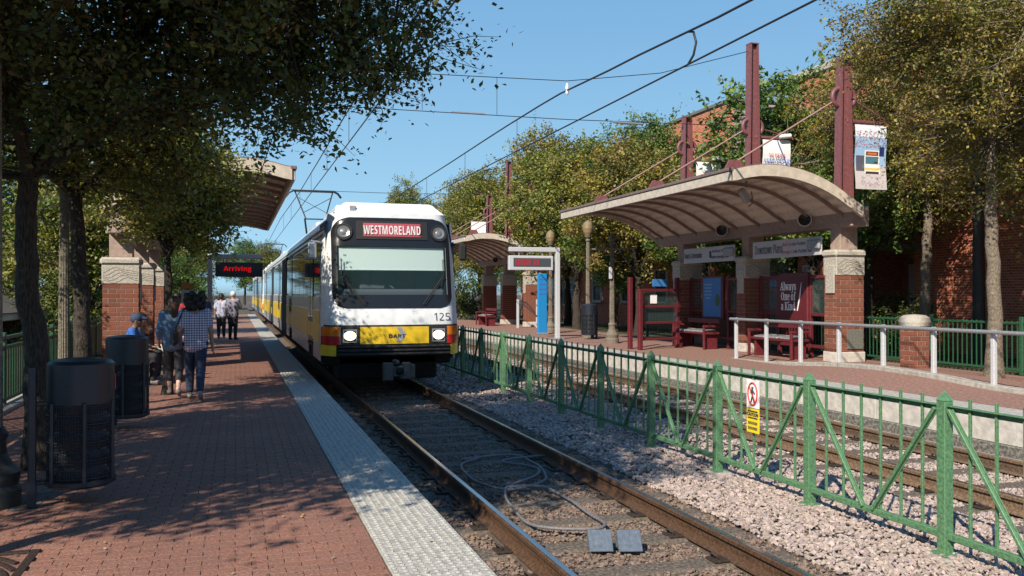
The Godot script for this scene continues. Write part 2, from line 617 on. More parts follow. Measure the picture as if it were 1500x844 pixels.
	for i in 260:
		var gx := rng.randf_range(-1.6, 1.45)
		var gd := rng.randf_range(4.9, 16.0)
		gm.col = [Color(0.10, 0.075, 0.065), Color(0.16, 0.11, 0.09), Color(0.33, 0.27, 0.23)][rng.randi() % 3]
		gm.lathe([[rng.randf_range(0.007, 0.019), 0.0], [0.004, 0.0035], [0.0, 0.004]], 7, Vector3(gx, 0.0015 if gx < 0.9 else 0.008, -gd))
	var go := part("gum_spots", gm.mesh(M.leaf), core)
	go.set_meta("kind", "stuff")
	var lo := part("fallen_leaves", lf.mesh(M.leaf), core)
	lo.set_meta("kind", "stuff")

func rail_mesh(x: float, d0: float, d1: float, m: Material) -> ArrayMesh:
	var k := MB.new()
	var half := [Vector2(0.070, -0.16), Vector2(0.070, -0.150), Vector2(0.016, -0.128), Vector2(0.009, -0.115), Vector2(0.009, -0.048), Vector2(0.034, -0.038), Vector2(0.036, -0.008), Vector2(0.029, 0.0)]
	var pr := []
	for p in half:
		pr.append(p + Vector2(x, RAIL_Y))
	for i in range(half.size() - 1, -1, -1):
		pr.append(Vector2(x - half[i].x, half[i].y + RAIL_Y))
	k.prism(pr, -d1, -d0)
	return k.mesh(m)

func tracks() -> void:
	var clip := MB.new()
	clip.cbox(Vector3(0, 0.008, 0), Vector3(0.13, 0.016, 0.15), 0.003)
	var ring := []
	for i in 9:
		var a := -0.5 + 4.4 * i / 8.0
		ring.append(Vector3(0.03 + 0.018 * sin(a * 1.3), 0.03 + 0.026 * sin(a), 0.034 * cos(a)))
	clip.tube(ring, [0.009], 6)
	var clip_m := clip.mesh(M.clip)
	var variants := []
	for far in 2:
		var set_ := []
		for i in 4:
			var q := MB.new()
			q.cbox(Vector3(0, -0.09, 0), Vector3(2.55, 0.18, 0.24), 0.018)
			# worn edges: nudge each corner a little
			for j in q.v.size():
				var p := q.v[j]
				q.v[j] = p + Vector3(noise.get_noise_3d(p.x * 9 + i * 40, p.y * 30, p.z * 20), noise.get_noise_3d(p.z * 20, p.x * 9, i * 9.0), noise.get_noise_3d(p.y * 20, p.z * 20 + i * 5, p.x * 8)) * 0.012
			set_.append(q.mesh(M.tie))
		variants.append(set_)
	for tr in 2:
		var cx: float = [TRACK_A, TRACK_B][tr]
		var o := Node3D.new()
		o.name = "railway_track" if tr == 0 else "railway_track_001"
		o.set_meta("kind", "structure")
		add_child(o)
		for s in [-1, 1]:
			var rx: float = cx + s * 0.7535
			part("rail", rail_mesh(rx, -6, 150, M.rust if tr == 0 else M.rust_pale), o)
			part("running_surface", slab(rx - 0.021, rx + 0.021, -5.9, 149.9, RAIL_Y + 0.0005, RAIL_Y + 0.0035, M.steel), o)
		for i in 62:
			var d := 3.1 + i * 0.72
			var t := part("sleeper", variants[tr][rng.randi() % 4], o, Vector3(cx + rng.randf_range(-0.03, 0.03), RAIL_Y - 0.161 - rng.randf() * 0.006, -d))
			t.rotation.y = rng.randf_range(-0.012, 0.012)
			if d < 22:
				for s in [-1, 1]:
					for q in [-1, 1]:
						var cl := part("rail_clip", clip_m, o, Vector3(cx + s * 0.7535 + q * 0.135, RAIL_Y - 0.16, -d))
						cl.rotation.y = 0.0 if q > 0 else PI
	# ballast stones: nobody could count them
	var bases := []
	for i in 4:
		bases.append(stone_mesh(i))
	var xf := [[], [], [], []]
	var tint := [[], [], [], []]
	for zone in [[2.6, 9.0, 1300.0], [9.0, 16.0, 599.0], [16.0, 34.0, 190.0]]:
		var count := int((zone[1] - zone[0]) * 7.5 * zone[2])
		for i in count:
			var x := rng.randf_range(1.52, 9.06)
			var d := rng.randf_range(zone[0], zone[1])
			var y := BED_Y - 0.005
			var on := -1
			for tr in 2:
				if absf(x - [TRACK_A, TRACK_B][tr]) < 1.3:
					on = tr
			var s := 0.010 + 0.014 * pow(rng.randf(), 1.6)
			if zone[2] < 600:
				s *= 1.2
			if zone[2] < 200:
				s *= 1.25
			if on >= 0:
				var cx: float = [TRACK_A, TRACK_B][on]
				var ph := fposmod(d - 3.1 + 0.36, 0.72) - 0.36
				if absf(ph) < 0.13 and rng.randf() < 0.95:
					continue
				if absf(absf(x - cx) - 0.7535) < 0.10:
					continue
				y = BED_Y - 0.012 + rng.randf() * 0.02
				s *= 0.85
			else:
				y = BED_Y + 0.012 + 0.03 * noise.get_noise_2d(x * 3, d * 3) + rng.randf() * 0.015
			var q := rng.randi() % 4
			var b := Basis.from_euler(Vector3(rng.randf() * TAU, rng.randf() * TAU, rng.randf() * TAU)).scaled(Vector3(s * rng.randf_range(0.75, 1.6), s * rng.randf_range(0.55, 1.1), s * rng.randf_range(0.7, 1.3)))
			xf[q].append(Transform3D(b, Vector3(x, y, -d)))
			var g := rng.randf_range(0.68, 1.2)
			if rng.randf() < 0.08:
				g *= 0.6
			var c := Color(g, g * rng.randf_range(0.93, 1.0), g * rng.randf_range(0.86, 1.02))
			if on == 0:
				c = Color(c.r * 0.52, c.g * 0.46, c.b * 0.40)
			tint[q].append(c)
	for q in 4:
		var mm := MultiMesh.new()
		mm.transform_format = MultiMesh.TRANSFORM_3D
		mm.use_colors = true
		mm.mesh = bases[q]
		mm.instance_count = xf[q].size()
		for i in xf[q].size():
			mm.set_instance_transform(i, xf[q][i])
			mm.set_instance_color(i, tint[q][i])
		var mi := MultiMeshInstance3D.new()
		mi.name = numbered("ballast_gravel")
		mi.multimesh = mm
		mi.set_meta("kind", "stuff")
		tag(mi, "pinkish grey crushed stone ballast around the rails and fence", "gravel", "track ballast")
		add_child(mi)
	# cable loops between the rails
	var loops := [[[680, 673], [760, 668], [800, 700], [742, 718], [690, 700], [676, 680], [700, 672]], [[742, 716], [800, 716], [850, 745], [886, 772], [840, 778], [780, 770], [748, 742], [740, 720], [752, 712], [790, 690], [736, 676], [800, 668]]]
	var says := ["grey cable hose looped between the rails nearer the train", "grey cable hose looped between the rails beside the steel plates"]
	for li in 2:
		var k := MB.new()
		var cv := Curve3D.new()
		var raw := []
		for p in loops[li]:
			var w := ground_at(p[0], p[1], -0.315)
			raw.append(w)
		for i in raw.size():
			var tan_: Vector3 = (raw[mini(i + 1, raw.size() - 1)] - raw[maxi(i - 1, 0)]) * 0.17
			cv.add_point(raw[i], -tan_, tan_)
		cv.bake_interval = 0.05
		var pts := []
		for p in cv.get_baked_points():
			pts.append(p + Vector3(0, 0.008 * sin(p.z * 7.0) + 0.012 * li, 0))
		k.tube(pts, [0.015], 8)
		solo("cable_hose", k.mesh(M.hose), Vector3.ZERO, says[li], "cable")
	# two sloped steel plates on the sleepers
	for i in 2:
		var p := ground_at(880 + i * 43, 806, -0.33)
		var o := thing("steel_plate", p, ["sloped grey steel plate between the rails at the cable end", "sloped grey steel plate farther from the cable between the rails"][i], "plate", "", -0.25)
		var k := MB.new()
		k.xf = Transform3D(Basis(Vector3.RIGHT, -0.75), Vector3(0, 0.07, -0.03))
		k.cbox(Vector3.ZERO, Vector3(0.19, 0.19, 0.01), 0.003)
		part("face_plate", k.mesh(M.plate), o)
		for s in [-1, 1]:
			var q := MB.new()
			q.bar(Vector3(s * 0.088, 0.01, 0.03), Vector3(s * 0.088, 0.01, -0.1), 0.008, 0.02)
			q.bar(Vector3(s * 0.088, 0.0, -0.1), Vector3(s * 0.088, 0.13, -0.1), 0.008, 0.02)
			part("side_bracket", q.mesh(M.plate), o)

func stone_mesh(k: int) -> ArrayMesh:
	var r := RandomNumberGenerator.new()
	r.seed = 90 + k
	var t := (1.0 + sqrt(5.0)) / 2.0
	var p := []
	for q in [[-1, t, 0], [1, t, 0], [-1, -t, 0], [1, -t, 0], [0, -1, t], [0, 1, t], [0, -1, -t], [0, 1, -t], [t, 0, -1], [t, 0, 1], [-t, 0, -1], [-t, 0, 1]]:
		p.append(Vector3(q[0], q[1], q[2]).normalized() * r.randf_range(0.55, 1.4))
	var b := MB.new()
	for f in [[0, 11, 5], [0, 5, 1], [0, 1, 7], [0, 7, 10], [0, 10, 11], [1, 5, 9], [5, 11, 4], [11, 10, 2], [10, 7, 6], [7, 1, 8], [3, 9, 4], [3, 4, 2], [3, 2, 6], [3, 6, 8], [3, 8, 9], [4, 9, 5], [2, 4, 11], [6, 2, 10], [8, 6, 7], [9, 8, 1]]:
		b.tri(p[f[0]], p[f[1]], p[f[2]])
	return b.mesh(M.stone)

func ground_at(px: float, py: float, h: float) -> Vector3:
	# where the line of sight through a photograph pixel meets the level y = h
	var zc := 1290.0 * (1.70 - h) / (py - 430.0)
	var xc := (px - 750.0) / 1290.0 * zc
	return Vector3(xc * 0.9541 + zc * 0.2994, h, -(zc * 0.9541 - xc * 0.2994))

# ---------------------------------------------------------------- far platform
func kerb_y(d: float) -> float:
	var t := [[8.0, 0.28], [10.7, 0.295], [11.92, 0.37], [13.12, 0.40], [14.34, 0.37], [15.55, 0.29], [16.78, 0.21], [18.0, 0.19], [60.0, 0.19]]
	if d <= t[0][0]:
		return t[0][1]
	for i in t.size() - 1:
		if d <= t[i + 1][0]:
			return lerpf(t[i][1], t[i + 1][1], (d - t[i][0]) / (t[i + 1][0] - t[i][0]))
	return 0.19

func far_platform() -> void:
	var core := struct("platform", slab(9.12, 13.6, -6, 90, -1.7, FAR_Y - 0.03, M.concrete))
	# precast edge panels with joints, on a stained footing
	var pm := bxm(Vector3(0.06, 0.34, 1.795), 0.006, M.concrete_white)
	for i in 30:
		part("edge_panel", pm, core, Vector3(9.122, 0.0, -(1.0 + i * 1.8)))
	part("edge_panel", slab(9.092, 9.152, 54.2, 89, -0.17, 0.17, M.concrete_white), core)
	part("footing", slab(9.05, 9.19, -6, 89, -0.60, -0.172, M.footing, 0.01), core)
	var tl := bxm(Vector3(0.606, 0.04, 0.606), 0.004, M.tactile)
	for i in 60:
		part("tactile_tile", tl, core, Vector3(9.395, FAR_Y - 0.016 - rng.randf() * 0.002, -(3.0 + i * 0.61)))
	part("tactile_edge", slab(9.092, 9.698, 39.4, 89, FAR_Y - 0.03, FAR_Y + 0.004, M.tactile), core)
	# brick walk, banked up to the kerb that carries the handrail
	var k := MB.new()
	var d := 5.0
	while d < 19.0:
		var y0 := kerb_y(d) - 0.075 if d < 17.4 else FAR_Y
		var y1 := kerb_y(d + 0.4) - 0.075 if d + 0.4 < 17.4 else FAR_Y
		y0 = maxf(y0, FAR_Y)
		y1 = maxf(y1, FAR_Y)
		k.quad(Vector3(9.70, FAR_Y, -d), Vector3(11.03, y0, -d), Vector3(11.03, y1, -d - 0.4), Vector3(9.70, FAR_Y, -d - 0.4))
		k.quad(Vector3(11.03, y0, -d), Vector3(13.7, FAR_Y + 0.002, -d), Vector3(13.7, FAR_Y + 0.002, -d - 0.4), Vector3(11.03, y1, -d - 0.4))
		d += 0.4
	k.quad(Vector3(9.70, FAR_Y, -d), Vector3(13.7, FAR_Y, -d), Vector3(13.7, FAR_Y, -89), Vector3(9.70, FAR_Y, -89))
	part("brick_walk", k.mesh(M.far_paver), core)
	var kb := MB.new()
	d = 7.0
	while d < 18.2:
		var y0 := kerb_y(d)
		var y1 := kerb_y(d + 0.4)
		var a := [Vector3(11.02, y0 - 0.12, -d), Vector3(11.03, y0 - 0.012, -d), Vector3(11.045, y0, -d), Vector3(11.22, y0, -d), Vector3(11.23, y0 - 0.2, -d)]
		for i in 4:
			var b0: Vector3 = a[i]
			var b1: Vector3 = a[i + 1]
			kb.quad(b0, b1, b1 + Vector3(0, y1 - y0, -0.4), b0 + Vector3(0, y1 - y0, -0.4))
		d += 0.4
	kb.quad(Vector3(11.23, 0.1, -d), Vector3(11.02, 0.1, -d), Vector3(11.02, kerb_y(d), -d), Vector3(11.23, kerb_y(d), -d))
	part("kerb", kb.mesh(M.concrete), core)
	# handrail
	var hr := thing("handrail", Vector3(11.12, FAR_Y, -14.3), "white painted handrail on the concrete kerb in front of brick columns", "handrail")
	var ds := [18.0, 16.78, 15.55, 14.34, 13.12, 11.92, 10.7, 9.49, 8.28]
	for q in ds:
		var y0 := kerb_y(q) - FAR_Y - 0.01
		var h := 1.03 - FAR_Y - y0 + 0.11
		var p := part("post", bxm(Vector3(0.075, h, 0.075), 0.012, M.rail_paint), hr, Vector3(0, y0 + h / 2, 14.3 - q))
		var c := MB.new()
		c.tube([Vector3(-0.075, h / 2 - 0.055, 0), Vector3(0.02, h / 2 - 0.055, 0)], [0.018], 8)
		c.cbox(Vector3(-0.055, h / 2 - 0.03, 0), Vector3(0.05, 0.04, 0.05), 0.008)
		part("bracket", c.mesh(M.galv), p)
	var tb := MB.new()
	tb.tube([Vector3(-0.085, 1.107 - FAR_Y, 14.3 - 18.12), Vector3(-0.085, 1.107 - FAR_Y, 14.3 - 7.6)], [0.032], 12)
	part("rail_tube", tb.mesh(M.galv), hr)
	# short brick gate pier with a rounded stone cap
	var pr := thing("brick_pier", Vector3(12.87, FAR_Y, -14.3), "short square brick pier with rounded stone cap beside the green fence", "pier")
	brick_column(pr, Vector3.ZERO, 0.40, 0.36, 0.0, 0.86, false, "shaft")
	var cp := MB.new()
	cp.xf = Transform3D(Basis(Vector3.UP, PI / 4), Vector3.ZERO)
	cp.lathe([[0.295, 0.862], [0.30, 0.94], [0.275, 1.03], [0.20, 1.08], [0.0, 1.10]], 4)
	part("cap", cp.mesh(M.cast), pr)

func brick_column(parent: Node, at: Vector3, w: float, dp: float, y0: float, y1: float, joined: bool, called := "column") -> MeshInstance3D:
	var core := part(called, bxm(Vector3(w - 0.016, y1 - y0, dp - 0.016), 0.0, M.mortar), parent, at + Vector3(0, (y0 + y1) / 2, 0))
	var nc := int(round((y1 - y0) / 0.1))
	var ch := (y1 - y0) / nc
	var j := 0.011
	var cache := {}
	var all := MB.new()
	for i in nc:
		var y := -(y1 - y0) / 2 + (i + 0.5) * ch
		var list := []
		var t := 0.10
		if i % 2 == 0:
			for s in [-1, 1]:
				for q in [-1, 1]:
					list.append([Vector3(q * w / 4, y, s * (dp - t) / 2), Vector3(w / 2 - j, ch - j, t)])
				list.append([Vector3(s * (w - t) / 2, y, 0), Vector3(t, ch - j, dp - 2 * t - 2 * j)])
		else:
			for s in [-1, 1]:
				list.append([Vector3(s * (w - t) / 2, y, 0), Vector3(t, ch - j, dp)])
				for q in [-1, 0, 1]:
					var bw := (w - 2 * t - 2 * j) / 3
					list.append([Vector3(q * bw, y, s * (dp - t) / 2), Vector3(bw - j, ch - j, t)])
		for e in list:
			if joined:
				all.cbox(e[0], e[1], 0.0)
				continue
			var tone := rng.randi() % 5
			var key := str(e[1]) + str(tone)
			if not cache.has(key):
				cache[key] = bxm(e[1], 0.004, M.clay[tone])
			part("brick", cache[key], core, e[0] + Vector3(0, 0, 0))
	if joined:
		var o := part("brickwork", all.mesh(M.clay[0]), core)
		o.set_meta("kind", "stuff")
	return core

# ---------------------------------------------------------------- canopies
func arc(o: float) -> float:
	# height of the vault above its platform at the distance o from the columns towards the track
	var t := [[-0.35, 3.02], [0.0, 3.24], [0.32, 3.43], [0.9, 3.76], [1.42, 3.97], [2.0, 4.09], [2.56, 4.11], [2.95, 4.06], [3.3, 3.98]]
	for i in t.size() - 1:
		if o <= t[i + 1][0]:
			var f: float = (o - t[i][0]) / (t[i + 1][0] - t[i][0])
			var p0: float = t[maxi(i - 1, 0)][1]
			var p3: float = t[mini(i + 2, t.size() - 1)][1]
			var p1: float = t[i][1]
			var p2: float = t[i + 1][1]
			return 0.5 * (2 * p1 + (p2 - p0) * f + (2 * p0 - 5 * p1 + 4 * p2 - p3) * f * f + (3 * p1 - p0 - 3 * p2 + p3) * f * f * f)
	return 3.98

func canopies() -> void:
	var a := canopy(Vector3(12.85, FAR_Y, 0), 1.0, 15.6, 25.2, [16.4, 20.0, 23.5], [6.7, 8.0, 6.75], false, "vaulted beige station canopy with three maroon masts beside the handrail")
	mast_banners(a)
	canopy(Vector3(12.85, FAR_Y, 0), 1.0, 37.1, 46.7, [37.9, 41.5, 45.0], [6.7, 8.0, 6.7], true, "smaller looking vaulted canopy behind the silver message sign and blue pylon")
	canopy(Vector3(-2.34, 0, 0), -1.0, 16.6, 30.2, [20.6, 24.1, 27.5], [8.0, 6.7, 6.7], false, "station canopy hung with leaves over the people waiting on benches")
	# banner arms are parts of the masts; the banners hang from them

func canopy(at: Vector3, s: float, d0: float, d1: float, cols: Array, tops: Array, joined: bool, label: String) -> Node3D:
	var o := thing("station_canopy", at, label, "canopy")
	# roof: fluted deck below, sheet metal above
	var dk := MB.new()
	var xs := []
	var x := 0.2
	var up := false
	while x < 3.29:
		xs.append([x, 0.0 if up else 0.06])
		x += 0.03
		xs.append([x, 0.06 if up else 0.0])
		x += 0.09 if up else 0.14
		up = not up
	for i in xs.size() - 1:
		var p := Vector3(-s * xs[i][0], arc(xs[i][0]) - 0.10 + xs[i][1], 0)
		var q := Vector3(-s * xs[i + 1][0], arc(xs[i + 1][0]) - 0.10 + xs[i + 1][1], 0)
		var za := Vector3(0, 0, -d0 - 0.04)
		var zb := Vector3(0, 0, -d1 + 0.04)
		if s > 0:
			dk.quad(p + za, p + zb, q + zb, q + za)
		else:
			dk.quad(q + za, q + zb, p + zb, p + za)
	part("deck", dk.mesh(M.deck), o)
	var tp := MB.new()
	var n := 22
	for i in n:
		var o0 := 0.14 + 3.18 * i / n
		var o1 := 0.14 + 3.18 * (i + 1) / n
		for lay in [[0.035, true], [-0.03, false]]:
			var p := Vector3(-s * o0, arc(o0) + lay[0], 0)
			var q := Vector3(-s * o1, arc(o1) + lay[0], 0)
			tp.quad(p + Vector3(0, 0, -d0), q + Vector3(0, 0, -d0), q + Vector3(0, 0, -d1), p + Vector3(0, 0, -d1))
		for zz in [-d0 + 0.02, -d1 - 0.02]:
			var p := Vector3(-s * o0, arc(o0) + 0.05, zz)
			var q := Vector3(-s * o1, arc(o1) + 0.05, zz)
			tp.quad(p, q, q - Vector3(0, 0.06, 0), p - Vector3(0, 0.06, 0))
	part("roof_sheet", tp.mesh(M.roof_metal), o)
	# fascia: arched at both ends, straight along the track
	for zz in [-d0, -d1]:
		var f := MB.new()
		for i in n:
			var o0 := 0.16 + 3.16 * i / n
			var o1 := 0.16 + 3.16 * (i + 1) / n
			var c := [Vector3(-s * o0, arc(o0) - 0.20, 0), Vector3(-s * o1, arc(o1) - 0.20, 0), Vector3(-s * o1, arc(o1) + 0.03, 0), Vector3(-s * o0, arc(o0) + 0.03, 0)]
			var zf := Vector3(0, 0, zz + 0.045)
			var zb := Vector3(0, 0, zz - 0.045)
			f.quad(c[0] + zf, c[1] + zf, c[2] + zf, c[3] + zf)
			f.quad(c[3] + zb, c[2] + zb, c[1] + zb, c[0] + zb)
			f.quad(c[1] + zf, c[0] + zf, c[0] + zb, c[1] + zb)
			f.quad(c[3] + zf, c[2] + zf, c[2] + zb, c[3] + zb)
		part("end_fascia", f.mesh(M.fascia), o)
	part("edge_fascia", bxm(Vector3(0.07, 0.19, d1 - d0 + 0.02), 0.01, M.fascia), o, Vector3(-s * 3.345, 3.87, -(d0 + d1) / 2))
	part("gutter", bxm(Vector3(0.12, 0.075, d1 - d0 + 0.1), 0.015, M.roof_metal), o, Vector3(-s * 3.345, 4.005, -(d0 + d1) / 2))
	var nr := int((d1 - d0) / 1.05)
	for i in nr:
		var z := -(d0 + 0.55 + i * (d1 - d0 - 1.1) / (nr - 1))
		var r := MB.new()
		var prev := Vector3.ZERO
		for j in 19:
			var oo := 0.15 + 3.1 * j / 18.0
			var p := Vector3(-s * oo, arc(oo) - 0.155, z)
			if j > 0:
				r.bar(prev, p, 0.05, 0.075)
			prev = p
		part("rib", r.mesh(M.rib), o)
	var b0: float = cols[0] - 0.55
	part("beam", bxm(Vector3(0.46, 0.44, d1 - 0.25 - b0), 0.015, M.beam), o, Vector3(0, 3.18, -(b0 + d1 - 0.25) / 2))
	for i in cols.size():
		var dd: float = cols[i]
		var cp := Vector3(0, 0, -dd)
		var col := brick_column(o, cp, 0.72, 0.42, 0.23, 1.90, joined)
		var rel := -col.position + cp
		part("base", bxm(Vector3(0.76, 0.23, 0.46), 0.012, M.concrete_white), col, rel + Vector3(0, 0.113, 0))
		part("cap", bxm(Vector3(0.745, 0.40, 0.445), 0.012, M.cast), col, rel + Vector3(0, 2.103, 0))
		part("cap_moulding", bxm(Vector3(0.82, 0.17, 0.52), 0.05, M.cast), col, rel + Vector3(0, 2.388, 0))
		part("shaft", bxm(Vector3(0.46, 0.50, 0.34), 0.012, M.beam), col, rel + Vector3(0, 2.722, 0))
		part("pendant", bxm(Vector3(0.03, 0.62, 0.30), 0.01, M.cast), col, rel + Vector3(-s * 0.378, 1.82, 0.02))
		if not joined:
			for wv in 5:
				var wm := MB.new()
				var pts := []
				for k in 15:
					var xx := -0.34 + 0.68 * k / 14.0
					pts.append(Vector3(xx, 1.98 + wv * 0.055 + 0.045 * sin(xx * 9.0 + wv * 0.5) + 0.02 * sin(xx * 17.0 + wv), 0.2235))
				wm.tube(pts, [0.0055], 5)
				part("carved_line", wm.mesh(M.carve), col, rel)
		# mast
		var h: float = tops[i]
		var mm := MB.new()
		var y0 := 3.4
		if true:
			for q in [-1, 1]:
				mm.prism([Vector2(q * 0.165 - 0.02, y0), Vector2(q * 0.165 + 0.02, y0), Vector2(q * 0.10 + 0.02, h), Vector2(q * 0.10 - 0.02, h)], -0.11, 0.11)
			mm.prism([Vector2(-0.145, y0), Vector2(0.145, y0), Vector2(0.085, h), Vector2(-0.085, h)], -0.012, 0.012)
			mm.cbox(Vector3(0, h + 0.01, 0), Vector3(0.25, 0.03, 0.24), 0.004)
			var ms := part("mast", mm.mesh(M.maroon), o, cp)
			if h > 6:
				for q in [-1, 1]:
					var rg := MB.new()
					var pts := []
					for k in 15:
						var a := -PI / 2 + PI * k / 14.0
						pts.append(Vector3(q * (0.12 + 0.17 * cos(a)), 5.85 + 0.19 * sin(a), 0.0))
					rg.tube(pts, [0.052], 8)
					part("ring", rg.mesh(M.maroon), ms)
				var rod := MB.new()
				rod.tube([Vector3(-s * 0.28, 5.74, 0), Vector3(-s * 2.75, arc(2.75) + 0.2, 0)], [0.020], 8)
				part("tie_rod", rod.mesh(M.rod), ms)
				var gs := MB.new()
				gs.prism([Vector2(-0.26, 0), Vector2(0.26, 0), Vector2(0.13, 0.22), Vector2(-0.13, 0.22)], -0.03, 0.03)
				part("gusset", gs.mesh(M.maroon), ms, Vector3(-s * 2.75, arc(2.75) + 0.03, 0))
				if s > 0:
					var am := MB.new()
					var ay: float = [5.34, 5.60, 5.52][i]
					am.cbox(Vector3(0.65, ay, 0), Vector3(1.15, 0.07, 0.06), 0.008)
					am.bar(Vector3(0.25, 5.82, 0), Vector3(1.2, ay + 0.04, 0), 0.028, 0.028)
					part("banner_arm", am.mesh(M.maroon), ms)
	# loudspeakers on the beam, pointing along the platform
	for i in cols.size() - 1:
		var sp := MB.new()
		sp.xf = Transform3D(Basis(Vector3.RIGHT, PI / 2), Vector3.ZERO)
		sp.lathe([[0.02, -0.12], [0.10, -0.11], [0.13, 0.02], [0.155, 0.16], [0.165, 0.165], [0.165, 0.18], [0.14, 0.18]], 18)
		var sm := part("loudspeaker", sp.mesh(M.fascia), o, Vector3(-s * 0.36, 3.20, -cols[i] - 0.95))
		sm.rotation.y = -s * 0.5
		var df := MB.new()
		df.xf = Transform3D(Basis(Vector3.RIGHT, PI / 2), Vector3.ZERO)
		df.lathe([[0.142, 0.165], [0.0, 0.10]], 18)
		part("grille", df.mesh(M.black), sm)
	return o

